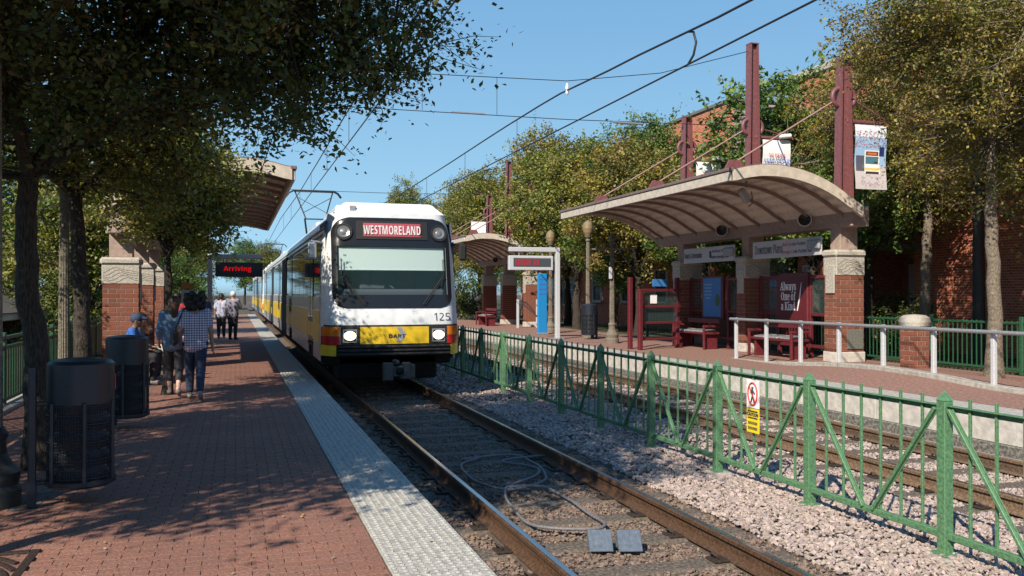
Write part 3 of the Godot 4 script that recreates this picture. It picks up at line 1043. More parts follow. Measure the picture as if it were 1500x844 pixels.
func mast_banners(a: Node3D) -> void:
	# banner with a picture of a tram
	var im := Image.create(128, 208, false, Image.FORMAT_RGB8)
	im.fill(Color(0.62, 0.76, 0.90))
	var r := RandomNumberGenerator.new()
	r.seed = 2
	im.fill_rect(Rect2i(0, 0, 128, 40), Color(0.86, 0.88, 0.92))
	for i in 260:
		im.fill_rect(Rect2i(r.randi_range(0, 124), r.randi_range(20, 74), 3, 3), [Color(0.35, 0.40, 0.55), Color(0.75, 0.35, 0.40), Color(0.5, 0.45, 0.4)][r.randi() % 3])
	im.fill_rect(Rect2i(0, 132, 128, 76), Color(0.78, 0.75, 0.76))
	im.fill_rect(Rect2i(6, 100, 36, 50), Color(0.35, 0.36, 0.42))
	im.fill_rect(Rect2i(40, 82, 62, 74), Color(0.93, 0.93, 0.94))
	im.fill_rect(Rect2i(46, 86, 50, 13), Color(0.30, 0.22, 0.20))
	im.fill_rect(Rect2i(52, 89, 38, 7), Color(0.88, 0.45, 0.25))
	im.fill_rect(Rect2i(45, 102, 52, 24), Color(0.30, 0.48, 0.55))
	im.fill_rect(Rect2i(42, 138, 58, 9), Color(0.92, 0.78, 0.45))
	im.fill_rect(Rect2i(44, 150, 54, 8), Color(0.22, 0.20, 0.22))
	im.fill_rect(Rect2i(100, 70, 20, 30), Color(0.14, 0.20, 0.42))
	for i in 60:
		im.fill_rect(Rect2i(r.randi_range(20, 110), r.randi_range(162, 200), 7, 2), Color(0.62, 0.56, 0.60))
	var pm := mat(Color.WHITE, 0.6)
	pm.albedo_texture = ImageTexture.create_from_image(im)
	var ds := [16.4, 20.0, 23.5]
	var says := ["tall printed banner showing a white tram, hanging from a maroon mast", "white anniversary banner with red and blue lettering on the tallest mast", "white half furled banner on the mast above the far canopy end"]
	for i in 3:
		var b := thing("banner", Vector3(12.85 + 0.72, FAR_Y + [5.29, 5.55, 5.47][i], -ds[i]), says[i], "banner")
		var w := 0.84
		var h: float = [1.45, 1.2, 1.2][i]
		var k := MB.new()
		var rows := 10
		for q in rows:
			var y0 := -h * q / rows
			var y1 := -h * (q + 1) / rows
			var z0 := 0.02 * sin(q * 0.8)
			var z1 := 0.02 * sin((q + 1) * 0.8)
			var at := k.v.size()
			k.quad(Vector3(-w / 2, y1, z1), Vector3(w / 2, y1, z1), Vector3(w / 2, y0, z0), Vector3(-w / 2, y0, z0))
			k.uv[at] = Vector2(0, float(q + 1) / rows)
			k.uv[at + 1] = Vector2(1, float(q + 1) / rows)
			k.uv[at + 2] = Vector2(1, float(q) / rows)
			k.uv[at + 3] = Vector2(0, float(q) / rows)
		part("cloth", k.mesh(pm if i == 0 else M.sign_white), b)
		if i > 0:
			var roll := MB.new()
			roll.tube([Vector3(0.04, 0.07, 0.09), Vector3(0.36, 0.11, 0.09)], [0.062], 12)
			part("furled_roll", roll.mesh(M.sign_white), b)
			var str_ := MB.new()
			str_.bar(Vector3(-0.02, -0.02, 0.07), Vector3(0.33, -0.75, 0.05), 0.03, 0.008)
			part("strap", str_.mesh(M.ink_blue), b)
			text("10 YEAR", 0.10, M.ink_red, b, Transform3D(Basis(), Vector3(-0.02, -0.42, 0.05)), 500)
			text("ANNIVERSARY", 0.10, M.ink_blue, b, Transform3D(Basis().scaled(Vector3(0.95, 1.2, 1)), Vector3(0, -0.57, 0.05)), 500)
	var fb := thing("banner", Vector3(12.85 - 0.62, FAR_Y + 5.3, -45.0), "small white and blue banner above the smaller looking canopy", "banner")
	part("cloth", bxm(Vector3(0.8, 1.4, 0.02), 0.0, M.sign_white), fb, Vector3(0, -0.7, 0.12))
	part("print", bxm(Vector3(0.76, 0.5, 0.006), 0.0, mat(lin(0.25, 0.5, 0.75), 0.6)), fb, Vector3(0, -1.12, 0.134))
	# signs hung between the columns
	for i in 2:
		var d0: float = [16.62, 20.2][i]
		var s := thing("station_sign", Vector3(12.44, FAR_Y + 2.58, -(d0 + 1.36)), ["white hanging sign with the station name beside the brick column", "white hanging sign about tickets between the columns"][i], "sign", "", -PI / 2)
		part("panel", bxm(Vector3(2.7, 0.42, 0.05), 0.008, M.rail_paint), s)
		part("bracket", bxm(Vector3(0.46, 0.22, 0.09), 0.03, M.galv), s, Vector3(1.15, 0.03, 0.06))
		var fz := 0.028
		if i == 0:
			text("Downtown Plano", 0.17, M.ink, s, Transform3D(Basis().scaled(Vector3(0.64, 1.25, 1)), Vector3(-0.66, 0.0, fz)), 500)
			text("Red Line", 0.08, M.ink_red, s, Transform3D(Basis(), Vector3(0.13, 0.085, fz)))
			text("to Parker Rd", 0.08, M.ink, s, Transform3D(Basis(), Vector3(0.66, 0.085, fz)))
			text("Orange Line", 0.08, M.ink_red, s, Transform3D(Basis(), Vector3(0.17, -0.09, fz)))
			text("to Parker Rd", 0.08, M.ink, s, Transform3D(Basis(), Vector3(0.72, -0.09, fz)))
		else:
			text("Tickets & Information", 0.12, M.ink, s, Transform3D(Basis().scaled(Vector3(0.62, 1.25, 1)), Vector3(-0.80, 0.0, fz)), 500)
			text("Purchase Ticket", 0.075, M.ink, s, Transform3D(Basis(), Vector3(0.62, 0.08, fz)))
			text("Before Boarding Train", 0.075, M.ink, s, Transform3D(Basis().scaled(Vector3(0.85, 1, 1)), Vector3(0.66, -0.08, fz)))
			var ic := MB.new()
			ic.cbox(Vector3.ZERO, Vector3(0.10, 0.18, 0.004), 0.0)
			part("pictogram", ic.mesh(M.ink), s, Vector3(0.16, 0, fz))
	# stone plaque on the front column
	solo("plaque", bxm(Vector3(0.42, 0.42, 0.02), 0.004, M.slate), Vector3(12.96, FAR_Y + 0.50, -16.4 + 0.225), "dark grey square plaque fixed low on the sunlit brick column", "plaque")
	# floodlight under the vault
	var fl := thing("floodlight", Vector3(10.7, FAR_Y + 3.86, -16.9), "small grey floodlight bracketed under the vaulted canopy deck", "floodlight")
	var st := MB.new()
	st.tube([Vector3(0, 0.12, 0), Vector3(0, -0.02, 0)], [0.03], 8)
	st.tube([Vector3(0.12, -0.1, 0), Vector3(0.16, -0.35, 0.02), Vector3(0.05, -0.44, 0)], [0.016], 6)
	part("stem", st.mesh(M.rib), fl)
	var hd := MB.new()
	hd.xf = Transform3D(Basis(Vector3(0.3, 0, 1).normalized(), 0.7), Vector3(-0.06, -0.2, 0))
	hd.cbox(Vector3.ZERO, Vector3(0.16, 0.34, 0.14), 0.03)
	part("head", hd.mesh(M.galv), fl)

# ---------------------------------------------------------------- train
func nose_z(x: float, y: float) -> float:
	# how far the cab front lies behind its foremost point, at x across and y above the rails
	var w := body_w(y)
	var t := clampf(absf(x) / w, 0.0, 1.0)
	var lean := maxf(0.0, y - 1.35) * 0.20
	return -(lean + 0.10 * t * t + 0.42 * pow(maxf(0.0, (t - 0.78) / 0.22), 2.2))

func body_w(y: float) -> float:
	if y < 1.2:
		return 1.35
	if y < 2.9:
		return 1.35 - (y - 1.2) * 0.025
	return 1.3075 - (y - 2.9) * 0.22

func nose(x: float, y: float, off: float) -> Vector3:
	var e := 0.01
	var p := Vector3(x, y, nose_z(x, y))
	if off == 0.0:
		return p
	var px := Vector3(x + e, y, nose_z(x + e, y)) - Vector3(x - e, y, nose_z(x - e, y))
	var py := Vector3(x, y + e, nose_z(x, y + e)) - Vector3(x, y - e, nose_z(x, y - e))
	if absf(x) + e > body_w(y):
		px = Vector3(e, 0, -e * sign(x) * 4.0)
	return p + px.cross(py).normalized() * off

func patch(k: MB, xl: Callable, xr: Callable, ys: Array, cols: int, off: float) -> void:
	var grid := []
	for y in ys:
		var row := []
		var a: float = xl.call(y)
		var b: float = xr.call(y)
		for i in cols + 1:
			row.append(nose(lerpf(a, b, float(i) / cols), y, off))
		grid.append(row)
	var base := k.v.size()
	var rows := grid.size()
	for j in rows:
		for i in cols + 1:
			var dx: Vector3 = grid[j][mini(i + 1, cols)] - grid[j][maxi(i - 1, 0)]
			var dy: Vector3 = grid[mini(j + 1, rows - 1)][i] - grid[maxi(j - 1, 0)][i]
			k.vert(grid[j][i], dx.cross(dy).normalized())
	for j in rows - 1:
		for i in cols:
			var q := base + j * (cols + 1) + i
			var u := q + cols + 1
			k.ix.append_array(PackedInt32Array([q, u + 1, q + 1, q, u, u + 1]))

func steps(a: float, b: float, n: int) -> Array:
	var r := []
	for i in n + 1:
		r.append(lerpf(a, b, float(i) / n))
	return r

func rounded(hw: float, y0: float, y1: float, r0: float, r1: float) -> Callable:
	# half-width of a rounded panel at height y
	return func(y: float) -> float:
		if y < y0 + r0:
			var t := (y0 + r0 - y) / r0
			return hw - r0 * (1.0 - sqrt(maxf(0.0, 1.0 - t * t)))
		if y > y1 - r1:
			var t := (y - (y1 - r1)) / r1
			return hw - r1 * (1.0 - sqrt(maxf(0.0, 1.0 - t * t)))
		return hw

func nose_frame(x: float, y: float, off: float) -> Transform3D:
	var a := nose(x + 0.03, y, 0) - nose(x - 0.03, y, 0)
	var b := nose(x, y + 0.03, 0) - nose(x, y - 0.03, 0)
	var ax := a.normalized()
	var az := ax.cross(b).normalized()
	return Transform3D(Basis(ax, az.cross(ax), az), nose(x, y, off))

func edge_patch(k: MB, x0: float, x1: float, y0: float, y1: float, off: float, cols := 6, rows := 2) -> void:
	patch(k, func(_y): return x0, func(_y): return x1, steps(y0, y1, rows), cols, off)
	# edges give the panel its thickness
	for i in cols:
		var xa := lerpf(x0, x1, float(i) / cols)
		var xb := lerpf(x0, x1, float(i + 1) / cols)
		k.quad(nose(xa, y0, 0), nose(xb, y0, 0), nose(xb, y0, off), nose(xa, y0, off))
		k.quad(nose(xa, y1, off), nose(xb, y1, off), nose(xb, y1, 0), nose(xa, y1, 0))
	k.quad(nose(x0, y0, off), nose(x0, y1, off), nose(x0, y1, 0), nose(x0, y0, 0))
	k.quad(nose(x1, y0, 0), nose(x1, y1, 0), nose(x1, y1, off), nose(x1, y0, off))

func train() -> void:
	var car := thing("light_rail_car", Vector3(TRACK_A, RAIL_Y, -16.75), "white and yellow light rail car with lit headlights and red destination sign", "tram car", "cars of the arriving train")
	build_car(car, true)
	var rear := thing("light_rail_car", Vector3(TRACK_A, RAIL_Y, -16.75 - 38.6), "white and yellow rear car coupled behind the lit front car", "tram car", "cars of the arriving train")
	build_car(rear, false)

func build_car(car: Node3D, full: bool) -> void:
	var L := 37.2
	var mask_lo := 1.60
	var mask_hi := 3.36
	var wy0 := 1.86
	var wy1 := 2.80
	var whw := 1.06
	# shell of the cab: four patches round the windscreen
	var k := MB.new()
	patch(k, func(y): return -body_w(y), func(y): return body_w(y), steps(0.92, wy0, 8), 40, 0)
	patch(k, func(y): return -body_w(y), func(_y): return -whw, steps(wy0, wy1, 8), 8, 0)
	patch(k, func(_y): return whw, func(y): return body_w(y), steps(wy0, wy1, 8), 8, 0)
	patch(k, func(y): return -body_w(y), func(y): return body_w(y), steps(wy1, 3.46, 6), 40, 0)
	# sides and roof behind it
	for s in [-1, 1]:
		var ys := [0.92, 1.2, 2.0, 2.9, 3.1]
		for i in ys.size() - 1:
			var a := Vector3(s * body_w(ys[i]), ys[i], nose_z(body_w(ys[i]), ys[i]))
			var b := Vector3(s * body_w(ys[i + 1]), ys[i + 1], nose_z(body_w(ys[i + 1]), ys[i + 1]))
			var a2 := Vector3(a.x, a.y, -L)
			var b2 := Vector3(b.x, b.y, -L)
			if s > 0:
				k.quad(a, a2, b2, b)
			else:
				k.quad(a2, a, b, b2)
	var rf := [Vector2(1.263, 3.1), Vector2(1.19, 3.36), Vector2(1.10, 3.46), Vector2(0.90, 3.66), Vector2(0.84, 3.69)]
	for s in [-1, 1]:
		for i in rf.size() - 1:
			var za := nose_z(minf(rf[i].x, body_w(3.1)), minf(rf[i].y, 3.46)) - maxf(0, rf[i].y - 3.46) * 1.1
			var zb := nose_z(minf(rf[i + 1].x, body_w(3.46)), minf(rf[i + 1].y, 3.46)) - maxf(0, rf[i + 1].y - 3.46) * 1.1
			if i >= 2:
				za = -0.62 - (rf[i].y - 3.46) * 0.9
				zb = -0.62 - (rf[i + 1].y - 3.46) * 0.9
			var a := Vector3(s * rf[i].x, rf[i].y, za)
			var b := Vector3(s * rf[i + 1].x, rf[i + 1].y, zb)
			var a2 := Vector3(a.x, a.y, -L)
			var b2 := Vector3(b.x, b.y, -L)
			if s > 0:
				k.quad(a, a2, b2, b)
			else:
				k.quad(a2, a, b, b2)
	# roof fairing front and top
	var cols := 12
	for i in cols:
		var t0 := -1.0 + 2.0 * i / cols
		var t1 := -1.0 + 2.0 * (i + 1) / cols
		var rows := [[1.10, 3.46], [1.10, 3.462], [0.90, 3.66], [0.84, 3.69], [0.80, 3.70]]
		for j in 4:
			var za: float = nose_z(rows[j][0] * t0, 3.46) if j == 0 else -0.62 - (rows[j][1] - 3.46) * 0.9
			var zb: float = nose_z(rows[j][0] * t1, 3.46) if j == 0 else za
			var zc: float = -0.62 - (rows[j + 1][1] - 3.46) * 0.9
			if j == 3:
				zc = -L
			k.quad(Vector3(rows[j][0] * t0, rows[j][1], za), Vector3(rows[j][0] * t1, rows[j][1], zb), Vector3(rows[j + 1][0] * t1, rows[j + 1][1], zc), Vector3(rows[j + 1][0] * t0, rows[j + 1][1], zc))
	k.quad(Vector3(1.35, 0.6, -L), Vector3(-1.35, 0.6, -L), Vector3(-1.25, 3.4, -L), Vector3(1.25, 3.4, -L))
	var body := part("body", k.mesh(M.white_paint), car)
	# black mask round the windscreen
	var mk := MB.new()
	var hw := rounded(1.155, mask_lo, mask_hi, 0.24, 0.34)
	var neg := func(y): return -hw.call(y)
	var off := 0.012
	patch(mk, neg, hw, steps(mask_lo, mask_lo + 0.24, 8) + [wy0], 30, off)
	patch(mk, neg, func(_y): return -whw, steps(wy0, wy1, 6), 2, off)
	patch(mk, func(_y): return whw, hw, steps(wy0, wy1, 6), 2, off)
	patch(mk, neg, hw, [wy1, 2.9] + steps(mask_hi - 0.34, mask_hi, 10), 30, off)
	var mask := part("windscreen_surround", mk.mesh(M.black), car)
	var ws := MB.new()
	patch(ws, func(_y): return -whw, func(_y): return whw, steps(wy0, wy1, 4), 24, 0.006)
	part("windscreen", ws.mesh(M.glass), car)
	# cab interior seen through the glass
	var ci := MB.new()
	ci.quad(Vector3(-1.25, 1.0, -1.9), Vector3(1.25, 1.0, -1.9), Vector3(1.2, 3.3, -1.9), Vector3(-1.2, 3.3, -1.9))
	ci.quad(Vector3(-1.25, 3.3, -0.8), Vector3(-1.25, 3.3, -1.9), Vector3(1.25, 3.3, -1.9), Vector3(1.25, 3.3, -0.8))
	ci.quad(Vector3(-1.25, 1.0, -1.9), Vector3(-1.25, 3.3, -1.9), Vector3(-1.25, 3.3, -0.6), Vector3(-1.25, 1.0, -0.6))
	ci.quad(Vector3(1.25, 1.0, -0.6), Vector3(1.25, 3.3, -0.6), Vector3(1.25, 3.3, -1.9), Vector3(1.25, 1.0, -1.9))
	part("cab_lining", ci.mesh(M.cab), car)
	var ds := MB.new()
	ds.cbox(Vector3(0, 1.84, -0.62), Vector3(2.1, 0.26, 0.62), 0.05)
	ds.cbox(Vector3(-0.35, 2.02, -0.62), Vector3(0.5, 0.12, 0.2), 0.03)
	part("dashboard", ds.mesh(M.dash), car)
	var sb := MB.new()
	patch(sb, func(_y): return -1.04, func(_y): return 1.04, [2.36, 2.79], 12, -0.05)
	sb.tube([nose(-1.04, 2.35, -0.05), nose(-0.5, 2.35, -0.05), nose(0, 2.35, -0.05), nose(0.5, 2.35, -0.05), nose(1.04, 2.35, -0.05)], [0.014], 6)
	part("sun_blind", sb.mesh(M.shade), car)
	for s in [-0.5, 0.42]:
		var st := MB.new()
		st.cbox(Vector3(s, 2.05, -1.25), Vector3(0.46, 0.75, 0.12), 0.06)
		st.cbox(Vector3(s, 2.50, -1.25), Vector3(0.26, 0.16, 0.1), 0.04)
		part("cab_seat", st.mesh(M.rubber), car)
	# destination sign
	var sf := MB.new()
	edge_patch(sf, -0.70, 0.70, 2.93, 3.29, 0.03, 8, 2)
	var sfp := part("destination_sign_frame", sf.mesh(M.rubber), car)
	var sg := MB.new()
	patch(sg, func(_y): return -0.56, func(_y): return 0.56, [2.985, 3.245], 8, 0.036)
	part("destination_sign", sg.mesh(M.sign_red), sfp)
	if full:
		var tf := nose_frame(0, 3.105, 0.043)
		tf.basis = tf.basis * Basis().scaled(Vector3(0.68, 1.18, 1))
		text("WESTMORELAND", 0.145, M.sign_grey, sfp, tf, 600)
		var nf := nose_frame(0.93, 1.43, 0.002)
		text("125", 0.15, M.ink, body, nf, 500)
	# round marker lamps
	for s in [-1, 1]:
		var lp := MB.new()
		lp.xf = nose_frame(s * 0.93, 3.07, 0.012) * Transform3D(Basis(Vector3.RIGHT, PI / 2), Vector3.ZERO)
		lp.lathe([[0.165, 0.0], [0.165, 0.035], [0.135, 0.035], [0.11, 0.005], [0.0, -0.005]], 24)
		var hsg := part("marker_lamp", lp.mesh(M.rubber), car)
		var ln := MB.new()
		ln.xf = lp.xf
		ln.lathe([[0.13, 0.012], [0.115, 0.03], [0.07, 0.016], [0.04, 0.03], [0.0, 0.036]], 24)
		part("lens", ln.mesh(M.lens), hsg)
	# roof vent block
	part("roof_vent", bxm(Vector3(0.12, 0.12, 0.06), 0.01, M.galv), body, Vector3(-0.72, 3.55, -0.69))
	# lower front: yellow panel, lamps, bumper
	var sm := MB.new()
	edge_patch(sm, -1.30, 1.30, 1.255, 1.285, 0.012, 30, 1)
	part("rubbing_strip", sm.mesh(M.rubber), car)
	var yp := MB.new()
	edge_patch(yp, -0.66, 0.66, 0.925, 1.25, 0.015, 10, 2)
	var ypp := part("yellow_panel", yp.mesh(M.yellow), car)
	if full:
		var lg := MB.new()
		lg.prism([Vector2(-0.03, -0.13), Vector2(0.07, -0.13), Vector2(0.16, 0.02), Vector2(0.07, 0.15), Vector2(-0.03, 0.15), Vector2(0.06, 0.02)], 0.0, 0.004)
		var le := part("emblem", lg.mesh(M.silver), ypp)
		le.transform = nose_frame(0.05, 1.09, 0.017)
		var tf2 := nose_frame(0.03, 1.07, 0.023)
		tf2.basis = tf2.basis * Basis().scaled(Vector3(1.25, 0.9, 1))
		text("DART", 0.075, M.ink, ypp, tf2, 700)
	for s in [-1, 1]:
		var hb := MB.new()
		edge_patch(hb, minf(s * 0.665, s * 1.02), maxf(s * 0.665, s * 1.02), 0.91, 1.25, 0.02, 6, 2)
		var hp := part("headlight_housing", hb.mesh(M.rubber), car)
		var fr := MB.new()
		edge_patch(fr, minf(s * 0.72, s * 0.98), maxf(s * 0.72, s * 0.98), 0.955, 1.205, 0.035, 4, 2)
		part("bezel", fr.mesh(M.galv), hp)
		var in_ := MB.new()
		edge_patch(in_, minf(s * 0.745, s * 0.955), maxf(s * 0.745, s * 0.955), 0.98, 1.18, 0.038, 4, 2)
		part("reflector", in_.mesh(M.rubber), hp)
		var hl := MB.new()
		var hf := nose_frame(s * 0.85, 1.085, 0.04)
		hl.xf = hf * Transform3D(Basis(Vector3.RIGHT, PI / 2).scaled(Vector3(1.3, 1.0, 1.0)), Vector3.ZERO)
		hl.lathe([[0.088, 0.0], [0.084, 0.018], [0.05, 0.026], [0.0, 0.03]], 20)
		part("headlight", hl.mesh(M.lamp_on if full else M.chrome), hp)
		for q in 2:
			var tl := MB.new()
			edge_patch(tl, minf(s * 1.035, s * 1.335), maxf(s * 1.035, s * 1.335), [0.915, 1.085][q], [1.08, 1.25][q], 0.02, 8, 1)
			part(["tail_light", "turn_signal"][q], tl.mesh([M.tail_red, M.amber][q]), car)
		var cy := MB.new()
		edge_patch(cy, minf(s * 1.10, s * 1.348), maxf(s * 1.10, s * 1.348), 0.70, 0.905, 0.01, 8, 2)
		part("yellow_corner", cy.mesh(M.yellow), car)
	var bp := MB.new()
	edge_patch(bp, -1.09, 1.09, 0.70, 0.905, 0.0, 20, 1)
	for y in [0.73, 0.80, 0.87]:
		var pts := []
		for i in 13:
			pts.append(nose(-1.08 + 2.16 * i / 12.0, y, 0.02))
		bp.tube(pts, [0.028], 8)
	part("bumper", bp.mesh(M.rubber), car)
	# underframe and wheels
	var uf := MB.new()
	uf.cbox(Vector3(0, 0.70, -L / 2 - 0.2), Vector3(2.58, 0.46, L - 1.2), 0.03)
	uf.cbox(Vector3(0, 0.42, -1.2), Vector3(2.0, 0.5, 0.8), 0.05)
	part("underframe", uf.mesh(M.dark_under), car)
	for z in ([-3.2, -5.1, -14.5, -16.3, -22.5, -24.3, -33.0, -34.8] if full else [-3.2, -5.1]):
		for s in [-1, 1]:
			var wl := MB.new()
			wl.xf = Transform3D(Basis(Vector3.BACK, -s * PI / 2), Vector3(s * 0.70, 0.33, z))
			wl.lathe([[0.0, -0.06], [0.36, -0.06], [0.36, -0.03], [0.33, -0.03], [0.32, 0.07], [0.27, 0.08], [0.10, 0.03], [0.0, 0.05]], 24)
			part("wheel", wl.mesh(M.rust), car)
	# coupler
	if full:
		var cp := MB.new()
		cp.cbox(Vector3(0, 0.42, 0.12), Vector3(0.26, 0.22, 0.5), 0.03)
		cp.cbox(Vector3(0.16, 0.43, 0.32), Vector3(0.16, 0.32, 0.16), 0.02)
		cp.cbox(Vector3(-0.19, 0.42, 0.32), Vector3(0.20, 0.34, 0.16), 0.02)
		cp.cbox(Vector3(0.27, 0.42, 0.30), Vector3(0.10, 0.26, 0.14), 0.015)
		cp.tube([Vector3(-0.02, 0.58, 0.1), Vector3(-0.02, 0.58, 0.36)], [0.06], 10)
		cp.tube([Vector3(0.05, 0.30, 0.1), Vector3(0.07, 0.30, 0.40)], [0.045], 10)
		cp.tube([Vector3(0, 0.42, 0.1), Vector3(0, 0.42, -1.2)], [0.10], 12)
		var cpp := part("coupler", cp.mesh(M.coupler), car)
		var cf := MB.new()
		cf.tube([Vector3(0.02, 0.43, 0.36), Vector3(0.02, 0.43, 0.405)], [0.075], 14)
		part("coupler_face", cf.mesh(M.dark_under), cpp)
	# wipers
	for s in [-1, 1]:
		var wp := MB.new()
		var foot := nose(s * 0.55, 1.66, 0.04)
		var top := nose(s * 0.98, 2.22, 0.045)
		wp.tube([foot, top], [0.012], 6)
		wp.tube([foot + Vector3(s * 0.04, 0, 0), top + Vector3(s * 0.03, -0.02, 0)], [0.008], 6)
		wp.tube([nose(s * 0.94, 2.02, 0.035), nose(s * 0.985, 2.22, 0.035), nose(s * 0.99, 2.55, 0.035)], [0.011], 6)
		part("wiper", wp.mesh(M.rubber), car)
	# door mirror brackets
	for s in [-1, 1]:
		var mr := MB.new()
		mr.tube([Vector3(s * 1.28, 2.88, -0.75), Vector3(s * 1.52, 2.90, -0.68)], [0.022], 8)
		mr.cbox(Vector3(s * 1.50, 2.72, -0.68), Vector3(0.16, 0.34, 0.09), 0.035)
		part("mirror", mr.mesh(M.rubber if s > 0 else M.silver), car)
	# sides: windows, doors, panels
	for s in ([-1, 1] if full else [-1]):
		var z := 0.75
		var bay := 0
		while z < L - 1.2:
			var kind := "door" if bay % 5 == 1 else "window"
			if absf(z - 13.2) < 0.8 or absf(z - 23.4) < 0.8:
				kind = "gangway"
			var len_ := 1.5 if kind == "window" else (1.36 if kind == "door" else 1.5)
			var xw: float = s * 1.352
			var c := Vector3(0, 0, -(z + len_ / 2))
			if kind == "window":
				part("side_window", bxm(Vector3(0.03, 1.08, len_ - 0.05), 0.012, M.side_glass), body, Vector3(s * 1.328, 2.40, c.z))
				part("lower_panel", bxm(Vector3(0.02, 0.62, len_ - 0.02), 0.006, M.yellow), body, Vector3(xw, 1.24, c.z))
				part("belt_panel", bxm(Vector3(0.02, 0.24, len_ - 0.02), 0.006, M.silver), body, Vector3(s * 1.345, 1.70, c.z))
				part("skirt", bxm(Vector3(0.03, 0.34, len_ - 0.02), 0.008, M.silver), body, Vector3(s * 1.335, 0.74, c.z))
			elif kind == "door":
				var dr := part("door", bxm(Vector3(0.03, 2.12, len_ - 0.06), 0.008, M.black), body, Vector3(s * 1.338, 1.92, c.z))
				for q in [-1, 1]:
					part("pane", bxm(Vector3(0.012, 1.55, len_ / 2 - 0.14), 0.004, M.side_glass), dr, Vector3(s * 0.014, 0.2, q * len_ / 4))
					part("leaf_panel", bxm(Vector3(0.012, 0.30, len_ / 2 - 0.12), 0.004, M.yellow), dr, Vector3(s * 0.013, -0.80, q * len_ / 4))
				part("step", bxm(Vector3(0.1, 0.06, len_), 0.01, M.rubber), body, Vector3(s * 1.31, 0.80, c.z))
			else:
				part("gangway_bellows", bxm(Vector3(0.05, 2.4, len_), 0.01, M.rubber), body, Vector3(s * 1.33, 1.85, c.z))
			z += len_
			bay += 1
		part("cove_rail", bxm(Vector3(0.03, 0.05, L - 1.2), 0.006, M.galv), body, Vector3(s * 1.285, 3.04, -L / 2 - 0.3))
		part("cove_rail", bxm(Vector3(0.03, 0.03, L - 1.2), 0.006, M.galv), body, Vector3(s * 1.255, 3.18, -L / 2 - 0.3))
	# roof units and pantograph
	for z in [-5.0, -10.0, -28.0]:
		part("roof_unit", bxm(Vector3(1.5, 0.22, 2.8), 0.05, M.white_paint), body, Vector3(0, 3.80, z))
	var pz := -18.4
	var pn := part("pantograph", bxm(Vector3(1.0, 0.10, 1.3), 0.02, M.galv), car, Vector3(0, 3.78, pz))
	var lo := MB.new()
	var arm := MB.new()
	for s in [-1, 1]:
		lo.tube([Vector3(s * 0.18, 0.05, -0.55), Vector3(s * 0.40, 0.95, 0.75)], [0.035], 8)
		arm.tube([Vector3(s * 0.36, 0.95, 0.75), Vector3(s * 0.72, 2.07, 0.0)], [0.026], 8)
	lo.tube([Vector3(-0.4, 0.95, 0.75), Vector3(0.4, 0.95, 0.75)], [0.025], 8)
	arm.tube([Vector3(-0.45, 1.2, 0.58), Vector3(0.66, 1.85, 0.15)], [0.012], 6)
	arm.tube([Vector3(0.45, 1.2, 0.58), Vector3(-0.66, 1.85, 0.15)], [0.012], 6)
	part("lower_arm", lo.mesh(M.wire), pn)
	part("upper_arm", arm.mesh(M.wire), pn)
	var ph := MB.new()
	for q in [-0.14, 0.14]:
		ph.tube([Vector3(-1.05, 1.86, q), Vector3(-0.92, 2.03, q), Vector3(-0.76, 2.11, q), Vector3(0.76, 2.11, q), Vector3(0.92, 2.03, q), Vector3(1.05, 1.86, q)], [0.022], 8)
	ph.cbox(Vector3(0, 2.09, 0), Vector3(1.5, 0.04, 0.34), 0.01)
	part("collector_head", ph.mesh(M.wire), pn)

